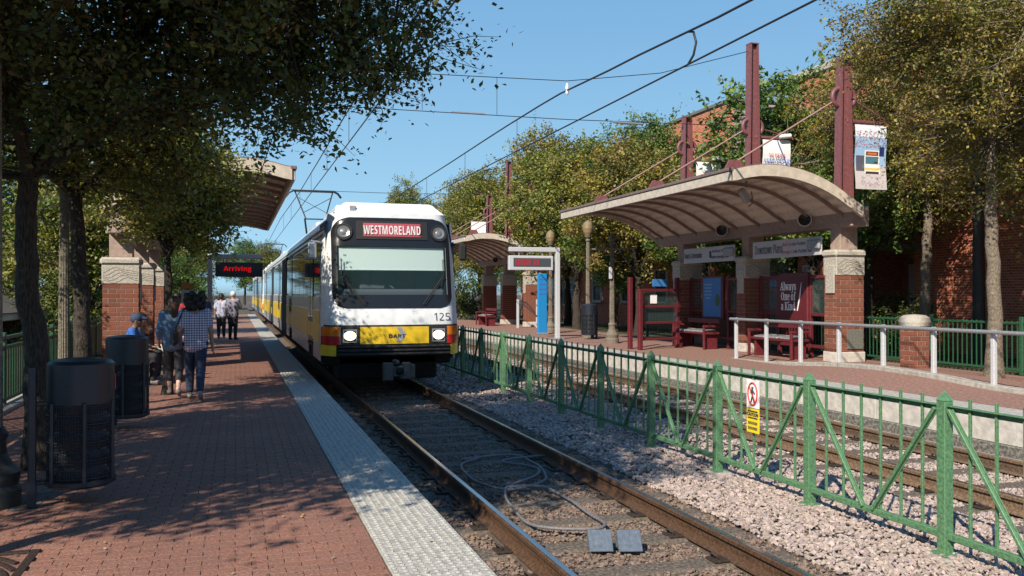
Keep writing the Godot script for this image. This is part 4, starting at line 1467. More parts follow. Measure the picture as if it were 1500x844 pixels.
# ---------------------------------------------------------------- divider fence
func divider_fence() -> void:
	var f := thing("divider_fence", Vector3(FENCE_X, -0.34, -20), "green steel picket fence with V braces between the two tracks", "fence")
	var sp := 1.70
	var d0 := 5.56 - sp
	var post := MB.new()
	post.cbox(Vector3(0, 0.60, 0), Vector3(0.088, 1.21, 0.088), 0.006)
	for s in 4:
		var a := PI / 4 + s * PI / 2
		var b := a + PI / 2
		var r := 0.047 * sqrt(2.0)
		post.quad(Vector3(cos(b) * r, 1.205, sin(b) * r), Vector3(cos(a) * r, 1.205, sin(a) * r), Vector3(0, 1.285, 0), Vector3(0, 1.285, 0))
	var pm := post.mesh(M.green)
	var plate := bxm(Vector3(0.17, 0.012, 0.17), 0.003, M.green)
	var pad := MB.new()
	pad.lathe([[0.19, -0.06], [0.185, -0.004], [0.17, 0.004], [0.0, 0.004]], 18)
	var pad_m := pad.mesh(M.concrete)
	var rail := MB.new()
	rail.cbox(Vector3(0, 0.0, 0), Vector3(0.055, 0.008, sp - 0.088), 0.002)
	rail.cbox(Vector3(0.024, -0.0255, 0), Vector3(0.008, 0.042, sp - 0.09), 0.002)
	var rail_m := rail.mesh(M.green)
	var low := bxm(Vector3(0.05, 0.055, sp - 0.088), 0.006, M.green)
	var picket := bxm(Vector3(0.022, 1.10, 0.022), 0.003, M.green)
	var br := []
	for s in [-1, 1]:
		var b := MB.new()
		b.bar(Vector3(-0.03, 1.14, s * (sp / 2 - 0.07)), Vector3(-0.03, 0.17, s * 0.06), 0.03, 0.03)
		b.bar(Vector3(-0.012, 1.14, s * (sp / 2 - 0.07) + 0.012), Vector3(-0.012, 0.17, s * 0.06 + 0.012), 0.006, 0.03)
		br.append(b.mesh(M.green))
	for i in 26:
		var d := d0 + i * sp
		var z := 20.0 - d
		var p := part("post", pm, f, Vector3(0, 0, z))
		p.rotation.y = rng.randf_range(-0.02, 0.02)
		part("base_plate", plate, p, Vector3(0, 0.012, 0))
		part("concrete_pad", pad_m, p)
		if i == 25:
			break
		var mid := z - sp / 2
		part("top_rail", rail_m, f, Vector3(0, 1.165, mid))
		part("bottom_rail", low, f, Vector3(0, 0.155, mid))
		for q in 6:
			part("picket", picket, f, Vector3(0.008, 0.69, mid - sp / 2 + sp * (q + 1) / 7.0))
		for b in br:
			part("brace", b, f, Vector3(0, 0, mid))
	# two notices wired to the pickets
	var d := 8.86
	var s := thing("no_crossing_sign", Vector3(FENCE_X - 0.035, -0.34 + 0.97, -8.18), "white no walking sign with red ring wired to the green fence", "sign", "", -PI / 2)
	part("panel", bxm(Vector3(0.235, 0.30, 0.006), 0.001, M.sign_white), s)
	var rg := MB.new()
	var pts := []
	for i in 33:
		var a := TAU * i / 32
		pts.append(Vector3(cos(a) * 0.085, sin(a) * 0.118, 0.004))
	rg.tube(pts, [0.0105], 6)
	part("red_ring", rg.mesh(M.ink_red), s)
	var mn := MB.new()
	mn.tube([Vector3(0.0, 0.075, 0.004), Vector3(0.0, 0.055, 0.004)], [0.014], 8)
	mn.tube([Vector3(-0.004, 0.045, 0.004), Vector3(0.0, -0.015, 0.004)], [0.017, 0.012], 8)
	mn.tube([Vector3(0, -0.015, 0.004), Vector3(0.03, -0.09, 0.004)], [0.010], 6)
	mn.tube([Vector3(0, -0.015, 0.004), Vector3(-0.03, -0.09, 0.004)], [0.010], 6)
	mn.tube([Vector3(0, 0.04, 0.004), Vector3(-0.04, 0.005, 0.004), Vector3(-0.03, 0.05, 0.004)], [0.007], 6)
	mn.tube([Vector3(0, 0.04, 0.004), Vector3(0.04, 0.0, 0.004)], [0.007], 6)
	part("walker_symbol", mn.mesh(M.ink), s)
	var sl := MB.new()
	sl.bar(Vector3(-0.06, 0.085, 0.012), Vector3(0.06, -0.085, 0.012), 0.016, 0.004, Vector3.BACK)
	part("red_slash", sl.mesh(M.ink_red), s)
	var c := thing("caution_sign", Vector3(FENCE_X - 0.035, -0.34 + 0.685, -8.18), "small yellow caution notice under the no walking sign", "sign", "", -PI / 2)
	part("panel", bxm(Vector3(0.235, 0.255, 0.006), 0.001, mat(lin(0.80, 0.62, 0.02), 0.5)), c)
	for y in [0.10, 0.03]:
		part("black_bar", bxm(Vector3(0.18, 0.013, 0.003), 0.0, M.ink), c, Vector3(0, y, 0.005))
	text("CAUTION", 0.034, M.ink, c, Transform3D(Basis(), Vector3(0, 0.066, 0.006)), 700)
	for q in 2:
		for i in 8:
			part("print_stroke", bxm(Vector3(0.012, 0.03, 0.003), 0.0, M.ink), c, Vector3(-0.077 + i * 0.022, -0.025 - q * 0.055, 0.005))


# ---------------------------------------------------------------- furniture
func litter_bin(at: Vector3, turn: float, label: String, with_post: bool) -> void:
	var b := thing("litter_bin", at, label, "bin", "", turn)
	var r := 0.248
	var y0 := 0.17
	var hood := MB.new()
	hood.lathe([[r - 0.03, y0 + 0.64], [r + 0.004, y0 + 0.64], [r + 0.004, y0 + 0.96], [r - 0.02, y0 + 0.985], [r * 0.55, y0 + 1.0], [r * 0.52, y0 + 0.97]], 36)
	part("hood", hood.mesh(M.bin), b)
	var bag := MB.new()
	var prof := []
	for i in 14:
		prof.append([r - 0.045 + 0.018 * sin(i * 2.1) + (0.01 if i > 9 else 0.0), y0 + 0.03 + i * 0.048])
	bag.lathe(prof, 26)
	for i in bag.v.size():
		var p := bag.v[i]
		var q := noise.get_noise_3d(p.x * 14, p.y * 10, p.z * 14) * 0.03
		bag.v[i] = p * Vector3(1 + q * 2, 1, 1 + q * 2)
	part("liner_bag", bag.mesh(M.bin_bag), b)
	var wire := MB.new()
	for i in 25:
		var y := y0 + 0.05 + i * 0.024
		var pts := []
		for k in 33:
			var a := TAU * k / 32
			pts.append(Vector3(cos(a) * r, y, sin(a) * r))
		wire.tube(pts, [0.0032 if i % 3 else 0.006], 4, false)
	for k in 72:
		var a := TAU * k / 72
		wire.tube([Vector3(cos(a) * r, y0 + 0.02, sin(a) * r), Vector3(cos(a) * r, y0 + 0.65, sin(a) * r)], [0.003], 4, false)
	part("wire_basket", wire.mesh(M.bin), b)
	for k in 6:
		var a := PI / 2 + TAU * k / 6
		var bar := MB.new()
		bar.cbox(Vector3(cos(a) * (r + 0.008), y0 + 0.33, sin(a) * (r + 0.008)), Vector3(0.03, 0.66, 0.03), 0.006)
		part("upright", bar.mesh(M.bin), b)
	var bs := MB.new()
	bs.lathe([[0.0, y0 - 0.03], [r - 0.02, y0 - 0.03], [r + 0.02, y0 - 0.01], [r + 0.02, y0 + 0.025], [r - 0.01, y0 + 0.03], [0, y0 + 0.03]], 36)
	part("base_ring", bs.mesh(M.bin), b)
	if with_post:
		var p := part("post", bxm(Vector3(0.06, 1.12, 0.06), 0.008, M.bin), b, Vector3(-0.355, 0.56, 0.06))
		part("arm", bxm(Vector3(0.14, 0.035, 0.04), 0.006, M.bin), p, Vector3(0.08, 0.26, -0.02))
		part("arm", bxm(Vector3(0.14, 0.035, 0.04), 0.006, M.bin), p, Vector3(0.08, -0.37, -0.02))
	else:
		var p := part("post", bxm(Vector3(0.06, 1.0, 0.06), 0.008, M.bin), b, Vector3(0.335, 0.5, -0.05))
		part("arm", bxm(Vector3(0.1, 0.035, 0.04), 0.006, M.bin), p, Vector3(-0.05, 0.3, 0.02))
	var st := MB.new()
	st.cbox(Vector3.ZERO, Vector3(0.008, 0.13, 0.03), 0.0)
	var so := part("notice_sticker", st.mesh(M.ink_red), b, Vector3(r + 0.006, y0 + 0.80, 0.04))
	so.rotation.y = -0.15

func lamp_post(at: Vector3, h: float, label: String, dark_base: bool, cross := false) -> void:
	var o := thing("lamp_post", at, label, "lamp post")
	var bs := MB.new()
	bs.lathe([[0.21, 0.0], [0.21, 0.13], [0.19, 0.17], [0.20, 0.22], [0.205, 0.27], [0.15, 0.33], [0.105, 0.42], [0.10, 0.52], [0.115, 0.55], [0.115, 0.58], [0.085, 0.63]], 24)
	part("base", bs.mesh(M.lamp_base if dark_base else M.lamp_post), o)
	var sh := MB.new()
	var n := 16
	for i in n:
		var a0 := TAU * i / n
		var a1 := TAU * (i + 0.5) / n
		var a2 := TAU * (i + 1) / n
		var r0 := 0.078
		var r1 := 0.056
		var y0 := 0.6
		var y1 := h - 0.45
		var q := func(a: float, r: float, y: float) -> Vector3: return Vector3(cos(a) * r, y, -sin(a) * r)
		sh.quad(q.call(a0, r0, y0), q.call(a1, r0 * 0.86, y0), q.call(a1, r1 * 0.86, y1), q.call(a0, r1, y1))
		sh.quad(q.call(a1, r0 * 0.86, y0), q.call(a2, r0, y0), q.call(a2, r1, y1), q.call(a1, r1 * 0.86, y1))
	part("shaft", sh.mesh(M.lamp_post), o)
	var cp := MB.new()
	cp.lathe([[0.055, h - 0.47], [0.085, h - 0.44], [0.085, h - 0.41], [0.06, h - 0.38], [0.12, h - 0.31], [0.13, h - 0.28], [0.0, h - 0.27]], 20)
	part("capital", cp.mesh(M.lamp_post), o)
	if cross:
		var c := MB.new()
		c.tube([Vector3(-0.74, h - 0.62, 0.1), Vector3(0.78, h - 0.56, 0.1)], [0.03], 8)
		part("cross_arm", c.mesh(M.lamp_post), o)
		part("sensor_box", bxm(Vector3(0.09, 0.36, 0.08), 0.01, M.rail_paint), o, Vector3(-0.08, h - 1.32, 0.08))
		var tp := MB.new()
		tp.lathe([[0.05, h - 0.27], [0.06, h - 0.2], [0.02, h - 0.1], [0.0, h - 0.02]], 12)
		part("finial", tp.mesh(M.lamp_post), o)
	else:
		var g := MB.new()
		g.lathe([[0.10, h - 0.275], [0.155, h - 0.16], [0.18, h - 0.02], [0.165, h + 0.12], [0.10, h + 0.21], [0.05, h + 0.235], [0.0, h + 0.28]], 20)
		part("globe", g.mesh(M.globe), o)

func message_sign(at: Vector3, s: float, words: String, label: String, lit: bool) -> void:
	# s = -1: the panel reaches towards smaller x
	var o := thing("message_sign", at, label, "sign")
	part("foot_plate", bxm(Vector3(0.36, 0.04, 0.36), 0.01, M.galv), o, Vector3(0, 0.02, 0))
	part("post", bxm(Vector3(0.15, 2.84, 0.15), 0.015, M.rail_paint), o, Vector3(0, 1.45, 0))
	part("beam", bxm(Vector3(1.75, 0.15, 0.14), 0.015, M.rail_paint), o, Vector3(s * 0.80, 2.94, 0))
	var box := part("display_box", bxm(Vector3(1.52, 0.48, 0.16), 0.02, M.dash if not lit else M.rail_paint), o, Vector3(s * 0.93, 2.50, 0))
	part("hanger", bxm(Vector3(0.04, 0.16, 0.04), 0.004, M.galv), box, Vector3(0.4, 0.31, 0))
	part("hanger", bxm(Vector3(0.04, 0.16, 0.04), 0.004, M.galv), box, Vector3(-0.4, 0.31, 0))
	part("display", bxm(Vector3(1.28 if lit else 1.44, 0.28 if lit else 0.40, 0.01), 0.0, M.dash), box, Vector3(0.03, 0.02, 0.083))
	if words == "":
		for i in 9:
			if i != 6:
				part("led_text", bxm(Vector3(0.075 if i % 3 else 0.05, 0.2, 0.004), 0.0, M.led_dim), box, Vector3(-0.52 + i * 0.092, 0.03, 0.09))
		return
	text(words, 0.15, M.led, box, Transform3D(Basis().scaled(Vector3(1.1, 1, 1)), Vector3(-0.14 if lit else -0.05, 0.03, 0.092)), 700, false, "led_text")

func station_furniture() -> void:
	litter_bin(Vector3(-1.21, 0, -7.95), 0.25, "dark blue wire litter bin hung on a post beside the tree trunk", true)
	litter_bin(Vector3(-1.31, 0, -12.1), 2.0, "sunlit blue grey wire litter bin in front of the brick column", false)
	litter_bin(Vector3(11.15, FAR_Y, -27.0), 0.25, "grey litter bin standing across the tracks beside the ornate lamp post", false)
	lamp_post(Vector3(-1.86, 0, -7.98), 4.4, "lamp post with dark flared base beside the hanging litter bin", true)
	lamp_post(Vector3(-2.32, 0, -13.8), 4.6, "fluted tan lamp post between two tree trunks by the green fence", false)
	lamp_post(Vector3(10.9, FAR_Y, -24.6), 3.45, "ornate concrete post with cross arm and small white box", false, true)
	lamp_post(Vector3(11.47, FAR_Y, -27.9), 3.75, "globe lamp post rising behind the grey litter bin", false)
	lamp_post(Vector3(11.6, FAR_Y, -32.0), 3.7, "globe lamp post rising behind the silver message sign", false)
	message_sign(Vector3(10.1, FAR_Y, -27.2), -1.0, "", "silver framed message sign with dim red text beside the blue pylon", true)
	message_sign(Vector3(-0.82, 0, -31.0), 1.0, "Arriving", "dark message sign with red arriving text over the waiting people", false)
	# blue pylon
	var py := thing("information_pylon", Vector3(10.8, FAR_Y, -30.7), "tall narrow bright blue information pylon beside the message sign", "pylon")
	part("panel", bxm(Vector3(0.36, 2.2, 0.12), 0.02, M.kiosk_blue), py, Vector3(0, 1.14, 0))
	part("foot", bxm(Vector3(0.44, 0.06, 0.22), 0.01, M.galv), py, Vector3(0, 0.03, 0))
	for i in 4:
		part("label_strip", bxm(Vector3(0.28, 0.05, 0.01), 0.0, M.ink_blue), py, Vector3(0, 1.5 + i * 0.18, 0.062))
	# notice stand with rails
	var ns := thing("notice_stand", Vector3(10.3, FAR_Y, -21.4), "maroon steel stand with glazed notice case at the column", "stand", "", 0.20)
	for i in 3:
		part("post", bxm(Vector3(0.11, [1.62, 1.95, 1.95][i], 0.11), 0.01, M.red_frame), ns, Vector3([0.0, 0.04, 1.5][i], [0.81, 0.975, 0.975][i], [0, -0.5, -0.3][i]))
	for i in 4:
		part("rail", bxm(Vector3(1.45, 0.07, 0.05), 0.008, M.red_frame), ns, Vector3(0.74, [0.28, 0.72, 1.16, 1.60][i], -0.08))
	part("glass", bxm(Vector3(1.3, 0.82, 0.012), 0.0, M.glass), ns, Vector3(0.75, 1.16, -0.16))
	part("notice", bxm(Vector3(0.22, 0.24, 0.01), 0.0, M.sign_white), ns, Vector3(0.56, 1.36, -0.14))
	part("header", bxm(Vector3(0.5, 0.20, 0.03), 0.005, M.blue_ad), ns, Vector3(0.9, 1.80, -0.3))
	# wind screens between the columns, each with a poster case
	for i in 2:
		var d0: float = [16.75, 20.35][i]
		var w := thing("wind_screen", Vector3(12.85, FAR_Y, -(d0 + 1.45)), ["maroon framed wind screen with a dark red lettered poster", "maroon framed wind screen with a blue poster"][i], "shelter", "", -PI / 2)
		for x in [-1.4, -0.62, 0.62, 1.4]:
			part("post", bxm(Vector3(0.09, 1.96, 0.09), 0.01, M.red_frame), w, Vector3(x, 0.98, 0))
		for y in [0.28, 1.02, 1.90]:
			part("rail", bxm(Vector3(2.74, 0.08, 0.06), 0.008, M.red_frame), w, Vector3(0, y, 0.01))
		for x in [-1.0, 1.0]:
			part("pane", bxm(Vector3(0.68, 0.80, 0.01), 0.0, M.glass), w, Vector3(x, 1.46, 0))
		for k in 11:
			part("baluster", bxm(Vector3(0.022, 0.66, 0.022), 0.002, M.red_frame), w, Vector3(-0.55 + k * 0.11, 0.65, 0))
		var case_ := part("poster_case", bxm(Vector3(1.14, 1.22, 0.09), 0.02, M.red_frame), w, Vector3(-0.1 if i else 0.05, 1.40, 0.05))
		if i == 0:
			part("poster", bxm(Vector3(1.0, 1.06, 0.008), 0.0, mat(lin(0.10, 0.016, 0.02), 0.35)), case_, Vector3(0, 0, 0.048))
			for q in 3:
				text(["Always", "One of", "a Kind"][q], 0.17, M.sign_white, case_, Transform3D(Basis().scaled(Vector3(0.74, 1.15, 1)), Vector3(-0.17, 0.28 - q * 0.24, 0.055)), 700, true)
			var sw := MB.new()
			sw.tube([Vector3(0.20, -0.30, 0.056), Vector3(0.30, 0.05, 0.056), Vector3(0.36, 0.38, 0.056)], [0.012, 0.018, 0.004], 6)
			part("brush_stroke", sw.mesh(M.sign_white), case_)
		else:
			part("poster", bxm(Vector3(0.95, 1.08, 0.008), 0.0, M.blue_ad), case_, Vector3(0, 0, 0.048))
			for q in 5:
				part("print_line", bxm(Vector3([0.46, 0.36, 0.40, 0.44, 0.3][q], 0.035, 0.003), 0.0, mat(lin(0.22, 0.38, 0.62), 0.5)), case_, Vector3(-0.2, 0.36 - q * 0.095, 0.055))
			var bl := MB.new()
			bl.xf = Transform3D(Basis(Vector3.RIGHT, PI / 2).scaled(Vector3(0.8, 1, 1.6)), Vector3(0.31, -0.08, 0.053))
			bl.lathe([[0.17, 0.0], [0.0, 0.006]], 20)
			part("picture", bl.mesh(mat(lin(0.04, 0.13, 0.05), 0.5)), case_)
	# benches in front of the wind screens
	for i in 2:
		var d0: float = [18.0, 21.9][i]
		bench(Vector3(12.28, FAR_Y, -d0), -PI / 2, ["maroon bench with grey seats under the red poster", "maroon bench with grey seats under the blue poster"][i])
	bench(Vector3(11.3, FAR_Y, -40.0), -PI / 2, "grey bench under the smaller looking canopy")
	bench(Vector3(-1.85, 0, -18.2), PI / 2, "metal bench beside the brick columns with people seated on it")
	# ramp rail by the second canopy
	var rr := thing("ramp_rail", Vector3(11.9, FAR_Y, -36.6), "short white ramp rail in front of the smaller looking canopy", "handrail")
	for x in [-0.15, 0.75]:
		part("post", bxm(Vector3(0.1, 1.25, 0.1), 0.01, M.rail_paint), rr, Vector3(x, 0.62, 0))
	var rb := MB.new()
	rb.tube([Vector3(-0.1, 1.2, 0.06), Vector3(1.15, 0.15, 0.06)], [0.03], 8)
	part("sloping_bar", rb.mesh(M.dash), rr)
	# timetable case on the near platform
	var tc := thing("timetable_case", Vector3(-1.25, 0, -25.5), "small orange topped timetable case near the waiting people", "case")
	part("post", bxm(Vector3(0.08, 2.1, 0.08), 0.01, M.dash), tc, Vector3(0, 1.05, 0))
	part("board", bxm(Vector3(0.3, 0.5, 0.06), 0.01, M.rail_paint), tc, Vector3(0.0, 1.55, 0.07))
	part("header", bxm(Vector3(0.3, 0.16, 0.065), 0.01, mat(lin(0.45, 0.17, 0.03), 0.5)), tc, Vector3(0.0, 1.9, 0.07))
	# picket fence behind the far platform
	picket_fence(Vector3(13.75, FAR_Y, 0), 6.0, 30.0, 1.02, M.dark_green, "dark green picket fence behind the handrail in front of brick houses")
	# panelled fence along the near platform
	var gf := thing("panel_fence", Vector3(-3.3, 0, -20), "dark green steel fence with slatted panels along the platform rear", "fence")
	for i in 26:
		var d := 4.0 + i * 1.8
		part("post", bxm(Vector3(0.07, 1.12, 0.07), 0.008, M.dark_green), gf, Vector3(0, 0.56, 20 - d))
		part("top_rail", bxm(Vector3(0.06, 0.05, 1.73), 0.006, M.dark_green), gf, Vector3(0, 1.04, 20 - d - 0.9))
		part("mid_rail", bxm(Vector3(0.05, 0.04, 1.73), 0.006, M.dark_green), gf, Vector3(0, 0.90, 20 - d - 0.9))
		part("bottom_rail", bxm(Vector3(0.05, 0.05, 1.73), 0.006, M.dark_green), gf, Vector3(0, 0.11, 20 - d - 0.9))
		for q in 11:
			part("slat", bxm(Vector3(0.018, 0.76, 0.105), 0.003, M.dark_green), gf, Vector3(0, 0.505, 20 - d - 0.9 - 0.79 + q * 0.158))
	struct("kerb", slab(-3.48, -3.1, 3, 55, -0.1, 0.05, M.concrete, 0.01))

func bench(at: Vector3, turn: float, label: String) -> void:
	var b := thing("bench", at, label, "bench", "", turn)
	for s in [-1, 1]:
		part("leg", bxm(Vector3(0.08, 0.42, 0.40), 0.01, M.red_frame), b, Vector3(s * 0.72, 0.21, 0))
		var ar := MB.new()
		ar.cbox(Vector3(s * 0.86, 0.62, 0.06), Vector3(0.07, 0.06, 0.50), 0.012)
		ar.cbox(Vector3(s * 0.86, 0.32, 0.27), Vector3(0.07, 0.62, 0.06), 0.012)
		part("arm_rest", ar.mesh(M.red_frame), b)
	part("seat_frame", bxm(Vector3(1.72, 0.06, 0.46), 0.012, M.red_frame), b, Vector3(0, 0.43, 0.02))
	for i in 3:
		var pd := MB.new()
		pd.xf = Transform3D(Basis(Vector3.RIGHT, 0.10), Vector3(-0.54 + i * 0.54, 0.485, 0.02))
		pd.cbox(Vector3.ZERO, Vector3(0.44, 0.05, 0.40), 0.022)
		part("seat", pd.mesh(M.galv), b)
	var bk := MB.new()
	bk.cbox(Vector3(0, 0.75, -0.22), Vector3(1.7, 0.12, 0.05), 0.012)
	part("backrest", bk.mesh(M.red_frame), b)

func picket_fence(at: Vector3, d0: float, d1: float, h: float, m: Material, label: String) -> void:
	var f := thing("picket_fence", at + Vector3(0, 0, -(d0 + d1) / 2), label, "fence")
	var pk := bxm(Vector3(0.02, h - 0.1, 0.02), 0.002, m)
	var n := int((d1 - d0) / 2.2)
	var zc := (d0 + d1) / 2
	for i in n + 1:
		var d := d0 + i * 2.2
		part("post", bxm(Vector3(0.08, h + 0.06, 0.08), 0.01, m), f, Vector3(0, h / 2 + 0.03, zc - d))
		if i == n:
			break
		part("top_rail", bxm(Vector3(0.045, 0.045, 2.12), 0.006, m), f, Vector3(0, h - 0.06, zc - d - 1.1))
		part("bottom_rail", bxm(Vector3(0.045, 0.045, 2.12), 0.006, m), f, Vector3(0, 0.10, zc - d - 1.1))
		for q in 18:
			part("picket", pk, f, Vector3(0, h / 2 + 0.03, zc - d - 0.1 - q * 0.1175))

# ---------------------------------------------------------------- overhead line
func wire(called: String, pts: Array, r: float, label: String, group := "") -> Node3D:
	var k := MB.new()
	var rel := []
	for p in pts:
		rel.append(p - pts[0])
	k.tube(rel, [r], 6)
	var o := thing(called, pts[0], label, "wire", group)
	part("cable", k.mesh(M.wire), o)
	return o

func hang(d: float) -> float:
	var t := [[-8.0, 6.0], [4.0, 6.12], [12.0, 6.28], [17.0, 6.50], [21.0, 6.68], [25.0, 6.68], [34.0, 6.60], [43.0, 6.56], [62.0, 6.8], [90.0, 6.5], [140.0, 6.5]]
	for i in t.size() - 1:
		if d <= t[i + 1][0]:
			return lerpf(t[i][1], t[i + 1][1], smoothstep(0.0, 1.0, (d - t[i][0]) / (t[i + 1][0] - t[i][0])) * 0.4 + 0.6 * (d - t[i][0]) / (t[i + 1][0] - t[i][0]))
	return 6.5

func catenary() -> void:
	for tr in 2:
		var x: float = [TRACK_A, TRACK_B][tr]
		var where: String = ["above the arriving train", "above the empty track"][tr]
		wire("contact_wire", [Vector3(x, 5.78, 8), Vector3(x, 5.78, -140)], 0.017, "taut lower overhead wire " + where, "overhead wires")
		var pts := []
		var d := -8.0
		while d < 141.0:
			pts.append(Vector3(x, hang(d), -d))
			d += 1.5
		var m := wire("messenger_wire", pts, 0.021, "sagging upper overhead wire with droppers " + where, "overhead wires")
		for q in [7.5, 24.0, 30.0, 36.5, 43.0, 50.0, 58.0]:
			var dk := MB.new()
			dk.tube([Vector3(0, 0, 0), Vector3(0, 5.78 - hang(q), 0)], [0.008], 5)
			part("dropper", dk.mesh(M.wire), m, Vector3(x, hang(q), -q) - pts[0])
		# jumper loop
		var jp := MB.new()
		var a: Vector3 = Vector3(x, hang(14.0), -14.0) - pts[0]
		jp.tube([a, a + Vector3(0.03, -0.04, 0.14), a + Vector3(0.05, -0.24, 0.2), a + Vector3(0.03, -0.45, 0.14), a + Vector3(0, 5.78 - hang(14.0), 0)], [0.022], 6)
		part("jumper", jp.mesh(M.wire), m)
	# span wires across the tracks
	var up := wire("span_wire", [Vector3(12.7, 8.0, -20), Vector3(10.2, 7.25, -20), Vector3(TRACK_B, 6.87, -20), Vector3(TRACK_A, 6.80, -20.2), Vector3(-2.2, 7.6, -20.6)], 0.010, "thin upper wire slung across both tracks from the tallest mast", "span wires")
	var lo := wire("span_wire", [Vector3(12.7, 6.05, -20), Vector3(TRACK_B, 5.93, -20), Vector3(TRACK_A, 5.95, -20.2), Vector3(-2.2, 6.1, -20.6)], 0.010, "thin lower wire slung across both tracks below the upper one", "span wires")
	for x in [TRACK_B, 5.9, 4.1, TRACK_A]:
		var k := MB.new()
		var top := 6.84 - 12.7 * 0.0
		if x == TRACK_B or x == TRACK_A:
			k.lathe([[0.015, -0.30], [0.04, -0.26], [0.04, -0.20], [0.03, -0.18], [0.045, -0.15], [0.045, -0.08], [0.012, 0.0]], 10)
			part("insulator", k.mesh(M.ceramic), up, Vector3(x - 12.7, 6.82 - 8.0, 0))
		else:
			k.tube([Vector3.ZERO, Vector3(0, -0.9, 0)], [0.007], 5)
			part("hanger", k.mesh(M.wire), up, Vector3(x - 12.7, top - 8.0, 0))
	for x in [5.2, 9.3]:
		var k := MB.new()
		k.tube([Vector3(-0.4, 0, 0), Vector3(0.4, 0, 0)], [0.028], 8)
		part("insulator", k.mesh(M.galv), lo, Vector3(x - 12.7, 5.935 - 6.05, 0))
	wire("span_wire", [Vector3(12.7, 6.6, -41.5), Vector3(TRACK_B, 6.45, -41.5), Vector3(TRACK_A, 6.45, -41.5), Vector3(-2.3, 6.6, -41.5)], 0.012, "thin wire slung across both tracks above the front car", "span wires")

# ---------------------------------------------------------------- buildings
func opening(parent: Node, c: Vector3, w: float, h: float, curtain: bool) -> void:
	# window in a wall that faces -x: frame, sill, pane set back
	var f := MB.new()
	for s in [-1, 1]:
		f.cbox(Vector3(-0.02, 0, s * (w / 2 - 0.03)), Vector3(0.1, h, 0.06), 0.006)
		f.cbox(Vector3(-0.02, s * (h / 2 - 0.03), 0), Vector3(0.1, 0.06, w - 0.12), 0.006)
	f.cbox(Vector3(-0.01, 0.1, 0), Vector3(0.07, 0.04, w - 0.12), 0.004)
	var o := part("window", f.mesh(M.trim), parent, c)
	part("pane", bxm(Vector3(0.012, h - 0.12, w - 0.12), 0.0, M.pane), o, Vector3(0.015, 0, 0))
	if curtain:
		for s in [-1, 1]:
			part("curtain", bxm(Vector3(0.006, h - 0.14, w * 0.28), 0.0, M.curtain), o, Vector3(0.004, 0, s * w * 0.30))
	part("sill", bxm(Vector3(0.16, 0.07, w + 0.14), 0.012, M.cast), o, Vector3(-0.05, -h / 2 - 0.035, 0))

